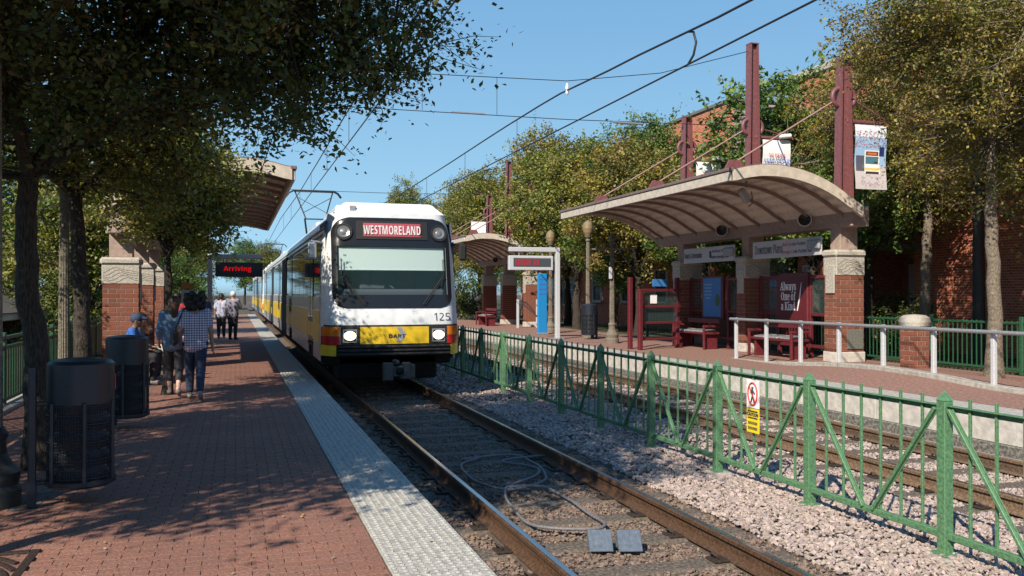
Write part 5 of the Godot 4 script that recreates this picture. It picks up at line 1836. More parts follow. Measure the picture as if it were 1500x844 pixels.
func buildings() -> void:
	var x := 18.0
	# near brick house with a recessed porch
	var b := thing("brick_building", Vector3(x, 0.13, -14.5), "orange brick apartment house with porch awning behind the green fence", "building")
	var z := func(d: float) -> float: return 14.5 - d
	var w := MB.new()
	w.cbox(Vector3(4.0, 4.35, z.call(10.5)), Vector3(8.0, 8.7, 19.0), 0.0)
	w.cbox(Vector3(4.0, 4.35, z.call(24.5)), Vector3(8.0, 8.7, 2.6), 0.0)
	w.cbox(Vector3(4.0, 5.75, z.call(21.6)), Vector3(7.99, 5.9, 3.2), 0.0)
	w.cbox(Vector3(5.2, 1.4, z.call(21.6)), Vector3(5.6, 2.8, 3.21), 0.0)
	part("wall", w.mesh(M.facade), b)
	part("parapet", bxm(Vector3(8.2, 0.25, 25.0), 0.03, M.cast), b, Vector3(4.0, 8.82, z.call(13.4)))
	part("awning", bxm(Vector3(1.0, 0.16, 3.6), 0.02, M.slate), b, Vector3(-0.3, 2.86, z.call(21.5)))
	part("porch_slab", bxm(Vector3(2.6, 0.16, 3.4), 0.01, M.cast), b, Vector3(1.1, 0.42, z.call(21.6)))
	for wd in [[24.6, 1.55, 0.7, 1.9], [17.2, 5.2, 1.3, 1.5], [13.5, 5.2, 1.3, 1.5], [21.5, 5.0, 1.6, 1.5], [24.6, 5.0, 0.8, 1.5], [10.2, 1.7, 1.2, 1.6]]:
		opening(b, Vector3(-0.02, wd[1], z.call(wd[0])), wd[2], wd[3], true)
	opening(b, Vector3(2.36, 1.5, z.call(20.7)), 0.8, 1.9, true)
	var dr := part("door", bxm(Vector3(0.06, 2.0, 0.9), 0.01, M.trim), b, Vector3(2.36, 1.5, z.call(22.4)))
	part("handle", bxm(Vector3(0.05, 0.05, 0.12), 0.01, M.iron), dr, Vector3(-0.05, -0.05, 0.32))
	var rl := MB.new()
	rl.cbox(Vector3(-0.6, 1.42, z.call(21.7)), Vector3(0.04, 0.05, 5.0), 0.005)
	rl.cbox(Vector3(-0.6, 0.62, z.call(21.7)), Vector3(0.04, 0.05, 5.0), 0.005)
	var bp := part("porch_railing", rl.mesh(M.iron), b)
	for i in 26:
		part("baluster", bxm(Vector3(0.02, 0.85, 0.02), 0.0, M.iron), bp, Vector3(-0.6, 1.0, z.call(19.25 + i * 0.196)))
	# second brick block beyond, with a pale end wall
	var c := thing("brick_building", Vector3(x, 0.13, -37), "brick block with a pale mauve end wall behind the masts", "building")
	part("wall", bxm(Vector3(8.0, 8.9, 15.0), 0.0, M.facade), c, Vector3(4.0, 4.45, 0))
	part("end_wall", bxm(Vector3(7.9, 8.85, 0.12), 0.0, M.stucco), c, Vector3(4.05, 4.42, 7.56))
	part("parapet", bxm(Vector3(8.15, 0.14, 15.3), 0.02, M.slate), c, Vector3(4.0, 8.96, 0))
	for i in 4:
		for q in 2:
			opening(c, Vector3(-0.02, 1.9 + q * 3.2, 5.4 - i * 3.6), 1.2, 1.5, false)
	# far brick shop glimpsed between the trunks
	var e := thing("brick_building", Vector3(19.5, 0.13, -54), "low brick shop glimpsed between trunks behind the globe lamps", "building")
	part("wall", bxm(Vector3(6.0, 4.2, 12.0), 0.0, M.facade), e, Vector3(3, 2.1, 0))
	part("parapet", bxm(Vector3(6.2, 0.2, 12.2), 0.02, M.cast), e, Vector3(3, 4.3, 0))
	for i in 3:
		opening(e, Vector3(-0.02, 1.7, 3.6 - i * 3.6), 2.0, 1.7, false)
	# house below the platform
	var h := thing("house", Vector3(-10.2, -1.75, -27), "low house with grey shingle roof beyond the green fence", "house")
	part("wall", bxm(Vector3(8.2, 2.9, 11.0), 0.0, M.wall_dark), h, Vector3(0, 1.45, 0))
	part("eave_board", bxm(Vector3(9.2, 0.2, 12.0), 0.02, M.trim), h, Vector3(0, 2.84, 0))
	var rf := MB.new()
	var n := 12
	for s in [-1, 1]:
		for i in n:
			var a := float(i) / n
			var q := float(i + 1) / n
			var y0 := 2.96 + a * 1.7
			var y1 := 2.96 + q * 1.7 + 0.03
			var p0 := Vector3(s * 4.7 * (1 - a), y0, 0)
			var p1 := Vector3(s * 4.7 * (1 - q), y1, 0)
			if s > 0:
				rf.quad(p0 + Vector3(0, 0, 6.1), p0 - Vector3(0, 0, 6.1), p1 - Vector3(0, 0, 6.1), p1 + Vector3(0, 0, 6.1))
			else:
				rf.quad(p0 - Vector3(0, 0, 6.1), p0 + Vector3(0, 0, 6.1), p1 + Vector3(0, 0, 6.1), p1 - Vector3(0, 0, 6.1))
	for s in [-1, 1]:
		rf.tri(Vector3(-s * 4.7, 2.96, s * 6.05), Vector3(s * 4.7, 2.96, s * 6.05), Vector3(0, 4.66, s * 6.05))
	part("roof", rf.mesh(M.shingle), h)

# ---------------------------------------------------------------- trees
func tree_shape(seed_: int, trunk: Array, r0: float, ells: Array, clumps: int, per: int, spread: float, leaf: float, pal: Array, gap := 0.0) -> Array:
	# trunk: polyline from the foot to the fork. ells: [centre, radii, share] volumes of the crown. Returns [wood, leaves].
	var r := RandomNumberGenerator.new()
	r.seed = seed_
	var nz := FastNoiseLite.new()
	nz.seed = seed_
	nz.frequency = 0.55
	var wood := MB.new()
	var tp := []
	var tr := []
	for i in trunk.size() - 1:
		for k in 5:
			var f := k / 5.0
			var p: Vector3 = trunk[i].lerp(trunk[i + 1], f)
			var g := (i + f) / (trunk.size() - 1)
			tp.append(p + Vector3(nz.get_noise_2d(p.y * 3, 1.0), 0, nz.get_noise_2d(p.y * 3, 9.0)) * 0.05 * minf(1.0, g * 4))
			tr.append(r0 * (1.0 + 0.55 * pow(1.0 - g, 9)) * (1.0 - 0.28 * g))
	tp.append(trunk[-1])
	tr.append(r0 * 0.72)
	wood.tube(tp, tr, 14)
	# crown clumps
	var cs := []
	var guard := 0
	while cs.size() < clumps and guard < clumps * 30:
		guard += 1
		var pick := r.randf()
		var e: Array = ells[0]
		for q in ells:
			e = q
			pick -= q[2]
			if pick <= 0:
				break
		var v := Vector3(r.randfn(), r.randfn(), r.randfn()).normalized()
		var t := pow(r.randf(), 0.42)
		var p: Vector3 = e[0] + v * t * e[1]
		if nz.get_noise_3dv(p) < gap - 0.25 and t > 0.45:
			continue
		if e.size() > 3 and p.y < e[3] + 0.25 * r.randf():
			continue
		cs.append(p)
	# limbs
	var fork: Vector3 = trunk[-1]
	var limbs := []
	var nl := 7
	for i in nl:
		var best: Vector3 = cs[r.randi() % cs.size()]
		for q in 6:
			var cnd: Vector3 = cs[r.randi() % cs.size()]
			var far_ := cnd.distance_to(fork)
			for l in limbs:
				far_ = minf(far_, cnd.distance_to(l[-1]) * 1.3)
			var far2 := best.distance_to(fork)
			for l in limbs:
				far2 = minf(far2, best.distance_to(l[-1]) * 1.3)
			if far_ > far2:
				best = cnd
		var pts := []
		var rd := []
		var mid := fork.lerp(best, 0.45) + Vector3(0, 0.18 * fork.distance_to(best), 0)
		for k in 9:
			var t := k / 8.0
			var p := fork.lerp(mid, t).lerp(mid.lerp(best, t), t)
			p += Vector3(nz.get_noise_3d(p.x * 3, p.y * 3, i), nz.get_noise_3d(p.z * 3, i, p.y * 3), nz.get_noise_3d(i, p.x * 3, p.z * 3)) * 0.12 * t
			pts.append(p)
			rd.append(lerpf(r0 * 0.5, 0.018, pow(t, 0.7)))
		wood.tube(pts, rd, 8)
		limbs.append(pts)
	var lf := MB.new()
	for p in cs:
		var near: Vector3 = fork
		var bd := 1e9
		for l in limbs:
			for q in l:
				var dd: float = p.distance_squared_to(q) * (1.0 if q.y < p.y + 0.2 else 1.6)
				if dd < bd:
					bd = dd
					near = q
		var side := Vector3(r.randfn(), r.randfn(), r.randfn()) * 0.06 * sqrt(bd)
		wood.tube([near, near.lerp(p, 0.5) + side + Vector3(0, 0.05 * sqrt(bd), 0), p], [0.022, 0.013, 0.005], 4, false)
		var tw := []
		for k in 4:
			var tip: Vector3 = p + Vector3(r.randfn(), r.randfn() * 0.7, r.randfn()) * spread
			tw.append(tip)
			wood.tube([p, p.lerp(tip, 0.6) + Vector3(r.randfn(), r.randfn(), r.randfn()) * 0.04, tip], [0.006, 0.0045, 0.002], 3, false)
		var base: Color = pal[r.randi() % pal.size()]
		for k in per:
			var tip: Vector3 = tw[k % 4]
			var c: Vector3 = p.lerp(tip, r.randf_range(0.15, 1.15)) + Vector3(r.randfn(), r.randfn(), r.randfn()) * spread * 0.24
			var s := leaf * r.randf_range(0.65, 1.25)
			var u := Vector3(r.randfn(), r.randfn() * 0.7 - 0.35, r.randfn()).normalized()
			var w := u.cross(Vector3(r.randfn() * 0.8, 1.0, r.randfn() * 0.8)).normalized()
			var nn := w.cross(u).normalized()
			var tone := r.randf_range(0.7, 1.3)
			var col := base if r.randf() < 0.75 else pal[r.randi() % pal.size()] as Color
			lf.col = Color(col.r * tone, col.g * tone, col.b * tone)
			var i := lf.v.size()
			lf.v.append(c - u * s * 0.5)
			lf.v.append(c + w * s * 0.30 + nn * s * 0.06 - u * s * 0.09)
			lf.v.append(c + u * s * 0.5)
			lf.v.append(c - w * s * 0.30 + nn * s * 0.06 - u * s * 0.09)
			for q in 4:
				lf.n.append(nn)
				lf.c.append(lf.col)
				lf.uv.append(Vector2.ZERO)
			lf.ix.append_array(PackedInt32Array([i, i + 2, i + 1, i, i + 3, i + 2]))
	return [wood, lf]

func plant_tree(called: String, at: Vector3, shape: Array, bark: Material, label: String, group := "", turn := 0.0, scale_ := Vector3.ONE) -> void:
	var o := thing(called, at, label, "tree" if called != "shrub" else "shrub", group, turn)
	var w := part("trunk", shape[0], o)
	var c := part("crown", shape[1], o)
	w.scale = scale_
	c.scale = scale_

func meshes(shape: Array, bark: Material) -> Array:
	return [shape[0].mesh(bark), shape[1].mesh(M.leaf)]

func trees() -> void:
	var dark := [Color(0.062, 0.107, 0.029), Color(0.078, 0.117, 0.031), Color(0.047, 0.081, 0.025), Color(0.109, 0.125, 0.031), Color(0.078, 0.109, 0.029), Color(0.150, 0.107, 0.031)]
	var olive := [Color(0.234, 0.247, 0.046), Color(0.182, 0.215, 0.046), Color(0.299, 0.260, 0.046), Color(0.247, 0.208, 0.058), Color(0.143, 0.182, 0.046)]
	var green := [Color(0.102, 0.181, 0.041), Color(0.131, 0.217, 0.043), Color(0.080, 0.145, 0.036), Color(0.174, 0.232, 0.051)]
	var gold := [Color(0.286, 0.234, 0.052), Color(0.234, 0.215, 0.052), Color(0.351, 0.260, 0.046), Color(0.169, 0.182, 0.046), Color(0.247, 0.169, 0.065)]
	# big tree over the near platform
	var t1 := tree_shape(101, [Vector3(0, -0.05, 0), Vector3(-0.05, 1.0, 0), Vector3(-0.14, 2.0, 0.02), Vector3(-0.12, 2.85, 0)], 0.125, [[Vector3(0.6, 5.5, 1.15), Vector3(3.4, 3.0, 3.2), 0.7, 3.0], [Vector3(2.1, 4.5, 0.4), Vector3(1.8, 1.3, 1.8), 0.22, 3.05], [Vector3(-0.9, 3.8, 0.3), Vector3(1.8, 1.2, 1.6), 0.08, 2.7]], 900, 150, 0.36, 0.066, dark, 0.07)
	plant_tree("street_tree", Vector3(-1.82, 0, -9.65), meshes(t1, M.bark), M.bark, "dark leafy tree with furrowed trunk beside the hanging litter bin", "trees along the near platform")
	# the tree before it stands outside the frame and throws the shade on the paving
	var t0 := tree_shape(102, [Vector3(0, -0.05, 0), Vector3(0.02, 1.2, 0), Vector3(0.0, 2.6, 0.0), Vector3(0, 3.5, 0)], 0.085, [[Vector3(0.0, 5.7, 0.0), Vector3(2.9, 2.2, 2.8), 1.0, 3.6]], 300, 96, 0.36, 0.105, dark, 0.05)
	var t0m := meshes(t0, M.bark)
	plant_tree("street_tree", Vector3(-4.7, -0.9, -5.7), t0m, M.bark, "tree beyond the panel fence whose shade falls on the brick paving", "trees along the near platform", 2.0, Vector3.ONE * 1.15)
	plant_tree("street_tree", Vector3(-2.12, 0, -6.0), t0m, M.bark, "tree growing from the iron tree grate and shading the brick paving", "trees along the near platform")
	var t2 := tree_shape(103, [Vector3(0, -0.05, 0), Vector3(-0.03, 1.2, 0), Vector3(-0.08, 2.2, 0), Vector3(-0.12, 3.0, 0)], 0.12, [[Vector3(-1.1, 4.4, 0.6), Vector3(1.6, 1.5, 1.5), 0.6, 2.9], [Vector3(0.6, 3.7, 0.2), Vector3(1.1, 0.8, 1.0), 0.4, 2.9]], 300, 100, 0.32, 0.075, olive)
	plant_tree("street_tree", Vector3(-1.95, 0, -13.1), meshes(t2, M.bark), M.bark, "pale barked leafy tree behind the second litter bin", "trees along the near platform")
	var t3 := tree_shape(104, [Vector3(0, -0.05, 0), Vector3(0.03, 1.2, 0), Vector3(0.0, 2.3, 0)], 0.072, [[Vector3(0.0, 3.5, 0.3), Vector3(1.25, 1.1, 1.1), 0.8, 2.35], [Vector3(0.45, 2.9, 0.2), Vector3(0.7, 0.7, 0.7), 0.2, 2.3]], 230, 100, 0.26, 0.07, olive)
	plant_tree("street_tree", Vector3(-1.1, 0, -15.9), meshes(t3, M.bark), M.bark, "small yellow green tree in front of the leaf hung canopy", "trees along the near platform")
	# tree by the far handrail
	var t4 := tree_shape(105, [Vector3(0, -0.05, 0), Vector3(0.03, 1.4, 0), Vector3(-0.06, 3.0, 0), Vector3(-0.02, 4.2, 0)], 0.125, [[Vector3(0.3, 5.4, 0.3), Vector3(2.4, 2.45, 2.3), 0.62, 3.0], [Vector3(-1.5, 6.2, -0.1), Vector3(1.5, 1.2, 1.4), 0.2, 4.9], [Vector3(2.4, 5.0, 1.4), Vector3(1.8, 1.9, 1.5), 0.18, 3.0]], 620, 130, 0.32, 0.066, gold)
	var t4m := meshes(t4, M.bark_pale)
	plant_tree("street_tree", Vector3(16.0, 0.1, -17.4), t4m, M.bark_pale, "yellowing tree close to the brick wall behind the tram banner", "trees beyond the far platform", 2.2, Vector3(1.05, 1.08, 1.05))
	plant_tree("street_tree", Vector3(12.68, FAR_Y, -12.2), t4m, M.bark_pale, "yellowing tree with pale trunk growing behind the white handrail", "trees beyond the far platform")
	# shared shapes for the rest
	var kinds := []
	for i in 3:
		var s := tree_shape(200 + i, [Vector3(0, -0.1, 0), Vector3(0.05, 1.1, 0), Vector3(-0.03 + 0.05 * i, 2.1, 0.05)], 0.15, [[Vector3(0, 4.6, 0), Vector3(2.6, 2.5, 2.6), 0.72, 2.1], [Vector3(0.6 - 0.6 * i, 6.2, 0.3), Vector3(1.6, 1.4, 1.6), 0.28]], 270, 120, 0.40, 0.115, [green, olive, gold][i], 0.10)
		kinds.append(meshes(s, M.bark))
	kinds.append(meshes(tree_shape(210, [Vector3(0, -0.1, 0), Vector3(0.05, 1.3, 0), Vector3(-0.03, 2.5, 0.05)], 0.16, [[Vector3(0, 4.1, 0), Vector3(1.9, 1.6, 1.9), 1.0, 2.5]], 150, 90, 0.34, 0.13, green), M.bark))
	var list := [
		[15.8, 19.2, 3, 1.0, "dark trunked green tree in front of the porch awning"],
		[16.0, 22.8, 3, 1.35, "tall green tree rising behind the masts of the nearer canopy"],
		[17.4, 27.3, 0, 0.95, "broad leaved tree between the two brick buildings"],
		[14.6, 30.5, 2, 1.05, "brownish tree behind the end of the nearer canopy"],
		[16.2, 34.5, 0, 1.12, "tall green tree in front of the mauve end wall"],
		[14.3, 36.0, 1, 1.16, "yellow green tree beside the globe lamps"],
		[15.8, 41.0, 1, 1.28, "olive tree rising over the smaller looking canopy"],
		[17.5, 47.0, 2, 1.35, "bronze tree behind the smaller looking canopy masts"],
		[14.8, 52.0, 1, 1.2, "olive tree past the end of the smaller looking canopy"],
		[18.0, 48.5, 0, 1.35, "tall green tree beyond the brick block"],
		[16.5, 60.0, 2, 1.35, "bronze tree far along the tracks above the tram roof"],
		[13.0, 70.0, 1, 1.3, "olive tree far along the tracks beside the bronze one"],
		[20.0, 72.0, 0, 1.6, "green tree farthest along past the brick shop"],
		[15.6, 12.3, 1, 1.12, "tall olive tree filling the space behind the pale trunked tree"],
		[15.2, 20.6, 3, 0.85, "small green tree seen through the canopy beside the porch"],
		[15.0, 26.4, 3, 0.95, "small green tree seen under the canopy behind the notice stand"],
		[14.9, 33.2, 0, 0.85, "small green tree seen behind the globe lamps"],
	]
	var i := 0
	for a in list:
		var nm := "park_tree"
		plant_tree(nm, Vector3(a[0], 0.1, -a[1]), kinds[a[2]], M.bark, a[4], "trees beyond the far platform", i * 1.7, Vector3(a[3] * (1.0 + 0.14 * sin(i * 2.7)), a[3] * (1.0 + 0.10 * sin(i * 1.9)), a[3]))
		i += 1
	var left := [
		[-7.2, 19.0, 0, 1.0, "green tree beyond the panel fence beside the house"],
		[-12.5, 36.0, 0, 1.2, "green tree standing behind the ridge of the shingled house"],
		[-4.6, 30.0, 1, 1.0, "light green tree beyond the fence behind the brick columns"],
		[-9.5, 36.0, 0, 1.35, "tall green tree behind the shingled house"],
		[-13.5, 40.0, 1, 1.45, "tall olive tree farther behind the shingled house"],
		[-5.5, 38.0, 0, 1.2, "green tree beyond the fence past the brick columns"],
		[-4.6, 60.0, 1, 1.25, "olive tree at the far end of the near platform"],
		[-3.2, 52.0, 0, 0.75, "low green tree beyond the people standing on the platform"],
		[-10.0, 70.0, 2, 1.6, "bronze tree far off beyond the near platform"],
	]
	for a in left:
		plant_tree("park_tree", Vector3(a[0], -1.75, -a[1]), kinds[a[2]], M.bark, a[4], "trees beyond the near platform", i * 2.3, Vector3.ONE * a[3])
		i += 1
	for q in 22:
		var fx := -46.0 + q * 5.2 + 2.0 * sin(q * 3.1)
		var fd := 96.0 + 22.0 * absf(sin(q * 1.9))
		if absf(fx - 5.3) < 5.0:
			fd = 165.0
		plant_tree("park_tree", Vector3(fx, -1.2, -fd), kinds[q % 3], M.bark, "tree in the far row that closes the view along the tracks", "far row of trees", q * 0.9, Vector3.ONE * (1.3 + 0.4 * absf(sin(q * 2.3))))
	var sh := tree_shape(300, [Vector3(0, -0.05, 0), Vector3(0, 0.25, 0)], 0.04, [[Vector3(0, 0.75, 0), Vector3(0.95, 0.75, 0.95), 1.0]], 60, 60, 0.24, 0.085, [Color(0.10, 0.15, 0.03), Color(0.17, 0.19, 0.035), Color(0.08, 0.12, 0.03)])
	var shm := meshes(sh, M.bark)
	var bushes := [[16.6, 0.13, 18.9, 1.0, "yellow green shrub below the porch railing"], [16.4, 0.13, 12.6, 1.1, "clipped bright shrub against the brick wall"], [-4.9, -0.9, 31.5, 1.5, "bright green shrub beyond the panel fence"], [-4.7, -0.9, 27.0, 1.6, "tall green shrub beyond the panel fence near the columns"], [-4.4, -0.9, 23.6, 1.2, "shrub beyond the panel fence beside the fluted post"], [-0.9, -0.2, 78.0, 1.2, "round shrub at the end of the platform"], [12.6, 0.0, 50.0, 1.9, "tall shrub between the tram and the smaller looking canopy"], [11.0, 0.0, 62.0, 2.2, "broad shrub far behind the grey bench"], [9.8, -0.2, 92.0, 2.6, "dense shrub closing the end of the far platform"]]
	for a in bushes:
		plant_tree("shrub", Vector3(a[0], a[1], -a[2]), shm, M.bark, a[4], "shrubs", a[2], Vector3.ONE * a[3])
	# dark pole among the right-hand trees
	var pk := MB.new()
	pk.tube([Vector3.ZERO, Vector3(0, 7.0, 0)], [0.14, 0.11], 14)
	var ub := thing("utility_pole", Vector3(16.3, 0.1, -16.1), "dark upright pole in front of the sunlit brick wall", "pole")
	part("pole", pk.mesh(M.lamp_base), ub)

# ---------------------------------------------------------------- people
func blob(bones: Array, cell: float, smooth: float) -> MB:
	# tapered capsules joined by a smooth minimum, meshed as surface nets
	var lo := Vector3(1e9, 1e9, 1e9)
	var hi := -lo
	for b in bones:
		var rr := maxf(b[2], b[3]) + smooth
		for p in [b[0], b[1]]:
			lo = lo.min(p - Vector3.ONE * rr)
			hi = hi.max(p + Vector3.ONE * rr)
	lo -= Vector3.ONE * cell * 2
	var nx := int((hi.x - lo.x) / cell) + 4
	var ny := int((hi.y - lo.y) / cell) + 4
	var nz := int((hi.z - lo.z) / cell) + 4
	var f := PackedFloat32Array()
	f.resize(nx * ny * nz)
	f.fill(1.0)
	for b in bones:
		var a: Vector3 = b[0]
		var e: Vector3 = b[1]
		var r0: float = b[2]
		var r1: float = b[3]
		var rr := maxf(r0, r1) + smooth * 2 + cell * 2
		var l := ((a.min(e) - Vector3.ONE * rr - lo) / cell).floor()
		var h := ((a.max(e) + Vector3.ONE * rr - lo) / cell).ceil()
		var ab := e - a
		var len2 := maxf(ab.length_squared(), 1e-8)
		for k in range(maxi(0, int(l.z)), mini(nz, int(h.z) + 1)):
			for j in range(maxi(0, int(l.y)), mini(ny, int(h.y) + 1)):
				for i in range(maxi(0, int(l.x)), mini(nx, int(h.x) + 1)):
					var p := lo + Vector3(i, j, k) * cell
					var t := clampf((p - a).dot(ab) / len2, 0.0, 1.0)
					var d := p.distance_to(a + ab * t) - lerpf(r0, r1, t)
					var q := (k * ny + j) * nx + i
					var o := f[q]
					var m := clampf(0.5 + 0.5 * (o - d) / smooth, 0.0, 1.0)
					f[q] = lerpf(o, d, m) - smooth * m * (1.0 - m)
	var out := MB.new()
	var id := {}
	var sx := 1
	var sy := nx
	var sz := nx * ny
	for k in nz - 1:
		for j in ny - 1:
			for i in nx - 1:
				var q := k * sz + j * sy + i
				var neg := 0
				var c := [f[q], f[q + sx], f[q + sy], f[q + sx + sy], f[q + sz], f[q + sx + sz], f[q + sy + sz], f[q + sx + sy + sz]]
				for z in 8:
					if c[z] < 0:
						neg += 1
				if neg == 0 or neg == 8:
					continue
				var s := Vector3.ZERO
				var n := 0
				for e in [[0, 1], [2, 3], [4, 5], [6, 7], [0, 2], [1, 3], [4, 6], [5, 7], [0, 4], [1, 5], [2, 6], [3, 7]]:
					var u: float = c[e[0]]
					var w: float = c[e[1]]
					if (u < 0) != (w < 0):
						var t := u / (u - w)
						var pa := Vector3(e[0] & 1, (e[0] >> 1) & 1, e[0] >> 2)
						var pb := Vector3(e[1] & 1, (e[1] >> 1) & 1, e[1] >> 2)
						s += pa.lerp(pb, t)
						n += 1
				var g := Vector3(c[1] + c[3] + c[5] + c[7] - c[0] - c[2] - c[4] - c[6], c[2] + c[3] + c[6] + c[7] - c[0] - c[1] - c[4] - c[5], c[4] + c[5] + c[6] + c[7] - c[0] - c[1] - c[2] - c[3])
				id[q] = out.vert(lo + (Vector3(i, j, k) + s / n) * cell, g.normalized())
	for q in id:
		for ax in 3:
			var st: int = [sx, sy, sz][ax]
			var s1: int = [sy, sz, sx][ax]
			var s2: int = [sz, sx, sy][ax]
			if not (id.has(q - s1) and id.has(q - s2) and id.has(q - s1 - s2)):
				continue
			var a: bool = f[q] < 0
			var b: bool = f[q + st] < 0
			if a == b:
				continue
			var v := [id[q], id[q - s1], id[q - s1 - s2], id[q - s2]]
			if a:
				out.ix.append_array(PackedInt32Array([v[0], v[2], v[1], v[0], v[3], v[2]]))
			else:
				out.ix.append_array(PackedInt32Array([v[0], v[1], v[2], v[0], v[2], v[3]]))
	return out

func hand_bones(wrist: Vector3, dir: Vector3, side: Vector3) -> Array:
	var d := dir.normalized()
	var s := side.normalized()
	var n := d.cross(s).normalized()
	var b := [[wrist, wrist + d * 0.08 + s * 0.016, 0.024, 0.023], [wrist, wrist + d * 0.08 - s * 0.018, 0.023, 0.021]]
	var lens := [0.068, 0.078, 0.072, 0.056]
	for i in 4:
		var root := wrist + d * 0.085 + s * (0.030 - i * 0.020)
		var mid: Vector3 = root + (d * 0.9 + n * 0.25).normalized() * lens[i] * 0.55
		b.append([root, mid, 0.0095, 0.009])
		b.append([mid, mid + (d * 0.7 + n * 0.6).normalized() * lens[i] * 0.5, 0.009, 0.0078])
	var tb := wrist + d * 0.025 + s * 0.026
	b.append([tb, tb + (d * 0.6 + s * 0.7 + n * 0.2).normalized() * 0.042, 0.012, 0.0105])
	b.append([tb + (d * 0.6 + s * 0.7 + n * 0.2).normalized() * 0.042, tb + (d * 1.0 + s * 0.8 + n * 0.4).normalized() * 0.075, 0.0105, 0.009])
	return b

func append_to(a: MB, b: MB) -> void:
	var at := a.v.size()
	a.v.append_array(b.v)
	a.n.append_array(b.n)
	a.c.append_array(b.c)
	a.uv.append_array(b.uv)
	for i in b.ix:
		a.ix.append(at + i)

func person(at: Vector3, turn: float, pose: String, c: Dictionary, label: String, cell := 0.02, size := 1.0) -> void:
	var o := thing("person", at, label, "person", "", turn)
	o.scale = Vector3.ONE * size
	var hipy := 0.90
	var J := {}
	# +z is where the person faces, +x is the person's left
	for s in [-1, 1]:
		var k := "l" if s > 0 else "r"
		J["hip" + k] = Vector3(s * 0.088, 0.90, 0)
		J["knee" + k] = Vector3(s * 0.09, 0.49, 0.015)
		J["ank" + k] = Vector3(s * 0.095, 0.085, -0.02)
		J["toe" + k] = Vector3(s * 0.11, 0.035, 0.15)
		J["sh" + k] = Vector3(s * 0.175, 1.39, 0)
		J["el" + k] = Vector3(s * 0.225, 1.11, -0.03)
		J["wr" + k] = Vector3(s * 0.225, 0.87, 0.05)
	var head := Vector3(0, 1.56, 0.015)
	if pose == "walk":
		J.kneel = Vector3(0.085, 0.50, 0.16)
		J.ankl = Vector3(0.085, 0.09, 0.14)
		J.toel = Vector3(0.095, 0.05, 0.30)
		J.kneer = Vector3(-0.085, 0.485, -0.02)
		J.ankr = Vector3(-0.085, 0.13, -0.26)
		J.toer = Vector3(-0.09, 0.035, -0.12)
		J.ell = Vector3(0.235, 1.12, -0.08)
		J.wrl = Vector3(0.25, 0.93, 0.08)
		J.elr = Vector3(-0.24, 1.11, 0.0)
		J.wrr = Vector3(-0.26, 0.86, 0.05)
	elif pose == "sit":
		for s in [-1, 1]:
			var k := "l" if s > 0 else "r"
			J["hip" + k] = Vector3(s * 0.09, 0.53, 0)
			J["knee" + k] = Vector3(s * 0.12, 0.52, 0.42)
			J["ank" + k] = Vector3(s * 0.12, 0.09, 0.40)
			J["toe" + k] = Vector3(s * 0.13, 0.035, 0.56)
			J["sh" + k] = Vector3(s * 0.175, 1.01, 0.05)
			J["el" + k] = Vector3(s * 0.25, 0.75, 0.10)
			J["wr" + k] = Vector3(s * 0.10, 0.66, 0.30)
		head = Vector3(0, 1.18, 0.11)
		hipy = 0.53
	elif pose == "phone":
		J.elr = Vector3(-0.24, 1.13, 0.10)
		J.wrr = Vector3(-0.16, 1.38, 0.20)
	var neck: Vector3 = (J.shl + J.shr) / 2 + Vector3(0, 0.02, 0)
	var pelvis: Vector3 = (J.hipl + J.hipr) / 2
	var face := Vector3(0, 0, 1)
	var body := []
	body.append([neck, head - Vector3(0, 0.05, 0), 0.052, 0.05])
	body.append([head + Vector3(0, 0.035, -0.012), head + Vector3(0, -0.015, 0.012), 0.092, 0.078])
	body.append([head + Vector3(0, -0.07, 0.045), head + Vector3(0, -0.03, 0.02), 0.045, 0.07])
	body.append([head + Vector3(0, 0.01, 0.09), head + Vector3(0, -0.025, 0.108), 0.010, 0.016])
	for s in [-1, 1]:
		body.append([head + Vector3(s * 0.088, 0.012, -0.005), head + Vector3(s * 0.09, -0.02, 0.0), 0.018, 0.012])
	for s in [-1, 1]:
		var k := "l" if s > 0 else "r"
		body.append([pelvis + Vector3(s * 0.06, 0.02, 0), neck + Vector3(s * 0.08, -0.10, 0), 0.105, 0.10])
		body.append([neck + Vector3(0, -0.04, 0), J["sh" + k], 0.06, 0.055])
		body.append([J["sh" + k], J["el" + k], 0.052, 0.040])
		body.append([J["el" + k], J["wr" + k], 0.040, 0.026])
		body.append([J["hip" + k], J["knee" + k], 0.088, 0.058])
		body.append([J["knee" + k], J["ank" + k], 0.056, 0.036])
		body.append([J["ank" + k] - Vector3(0, 0.02, 0), J["toe" + k], 0.038, 0.03])
	var bm := blob(body, cell, 0.025)
	for s in [-1, 1]:
		var k := "l" if s > 0 else "r"
		var dr: Vector3 = (J["wr" + k] - J["el" + k]).normalized()
		var sd := face - dr * face.dot(dr)
		if sd.length() < 0.3:
			sd = Vector3.UP - dr * dr.y
		append_to(bm, blob(hand_bones(J["wr" + k], dr, sd), 0.006 if cell < 0.021 else 0.009, 0.006))
	part("body", bm.mesh(c.skin), o)
	# clothes
	var top := []
	for s in [-1, 1]:
		var k := "l" if s > 0 else "r"
		top.append([pelvis + Vector3(s * 0.062, 0.0 if pose == "sit" else -0.02, 0), neck + Vector3(s * 0.085, -0.11, 0), 0.132, 0.118])
		top.append([neck + Vector3(s * 0.03, -0.06, 0), J["sh" + k], 0.068, 0.068])
		var sl: float = c.get("sleeve", 0.6)
		if sl <= 1.0:
			top.append([J["sh" + k], J["sh" + k].lerp(J["el" + k], sl), 0.068, 0.062])
		else:
			top.append([J["sh" + k], J["el" + k], 0.068, 0.055])
			top.append([J["el" + k], J["el" + k].lerp(J["wr" + k], sl - 1.0), 0.055, 0.042])
	var tm := blob(top, cell, 0.035)
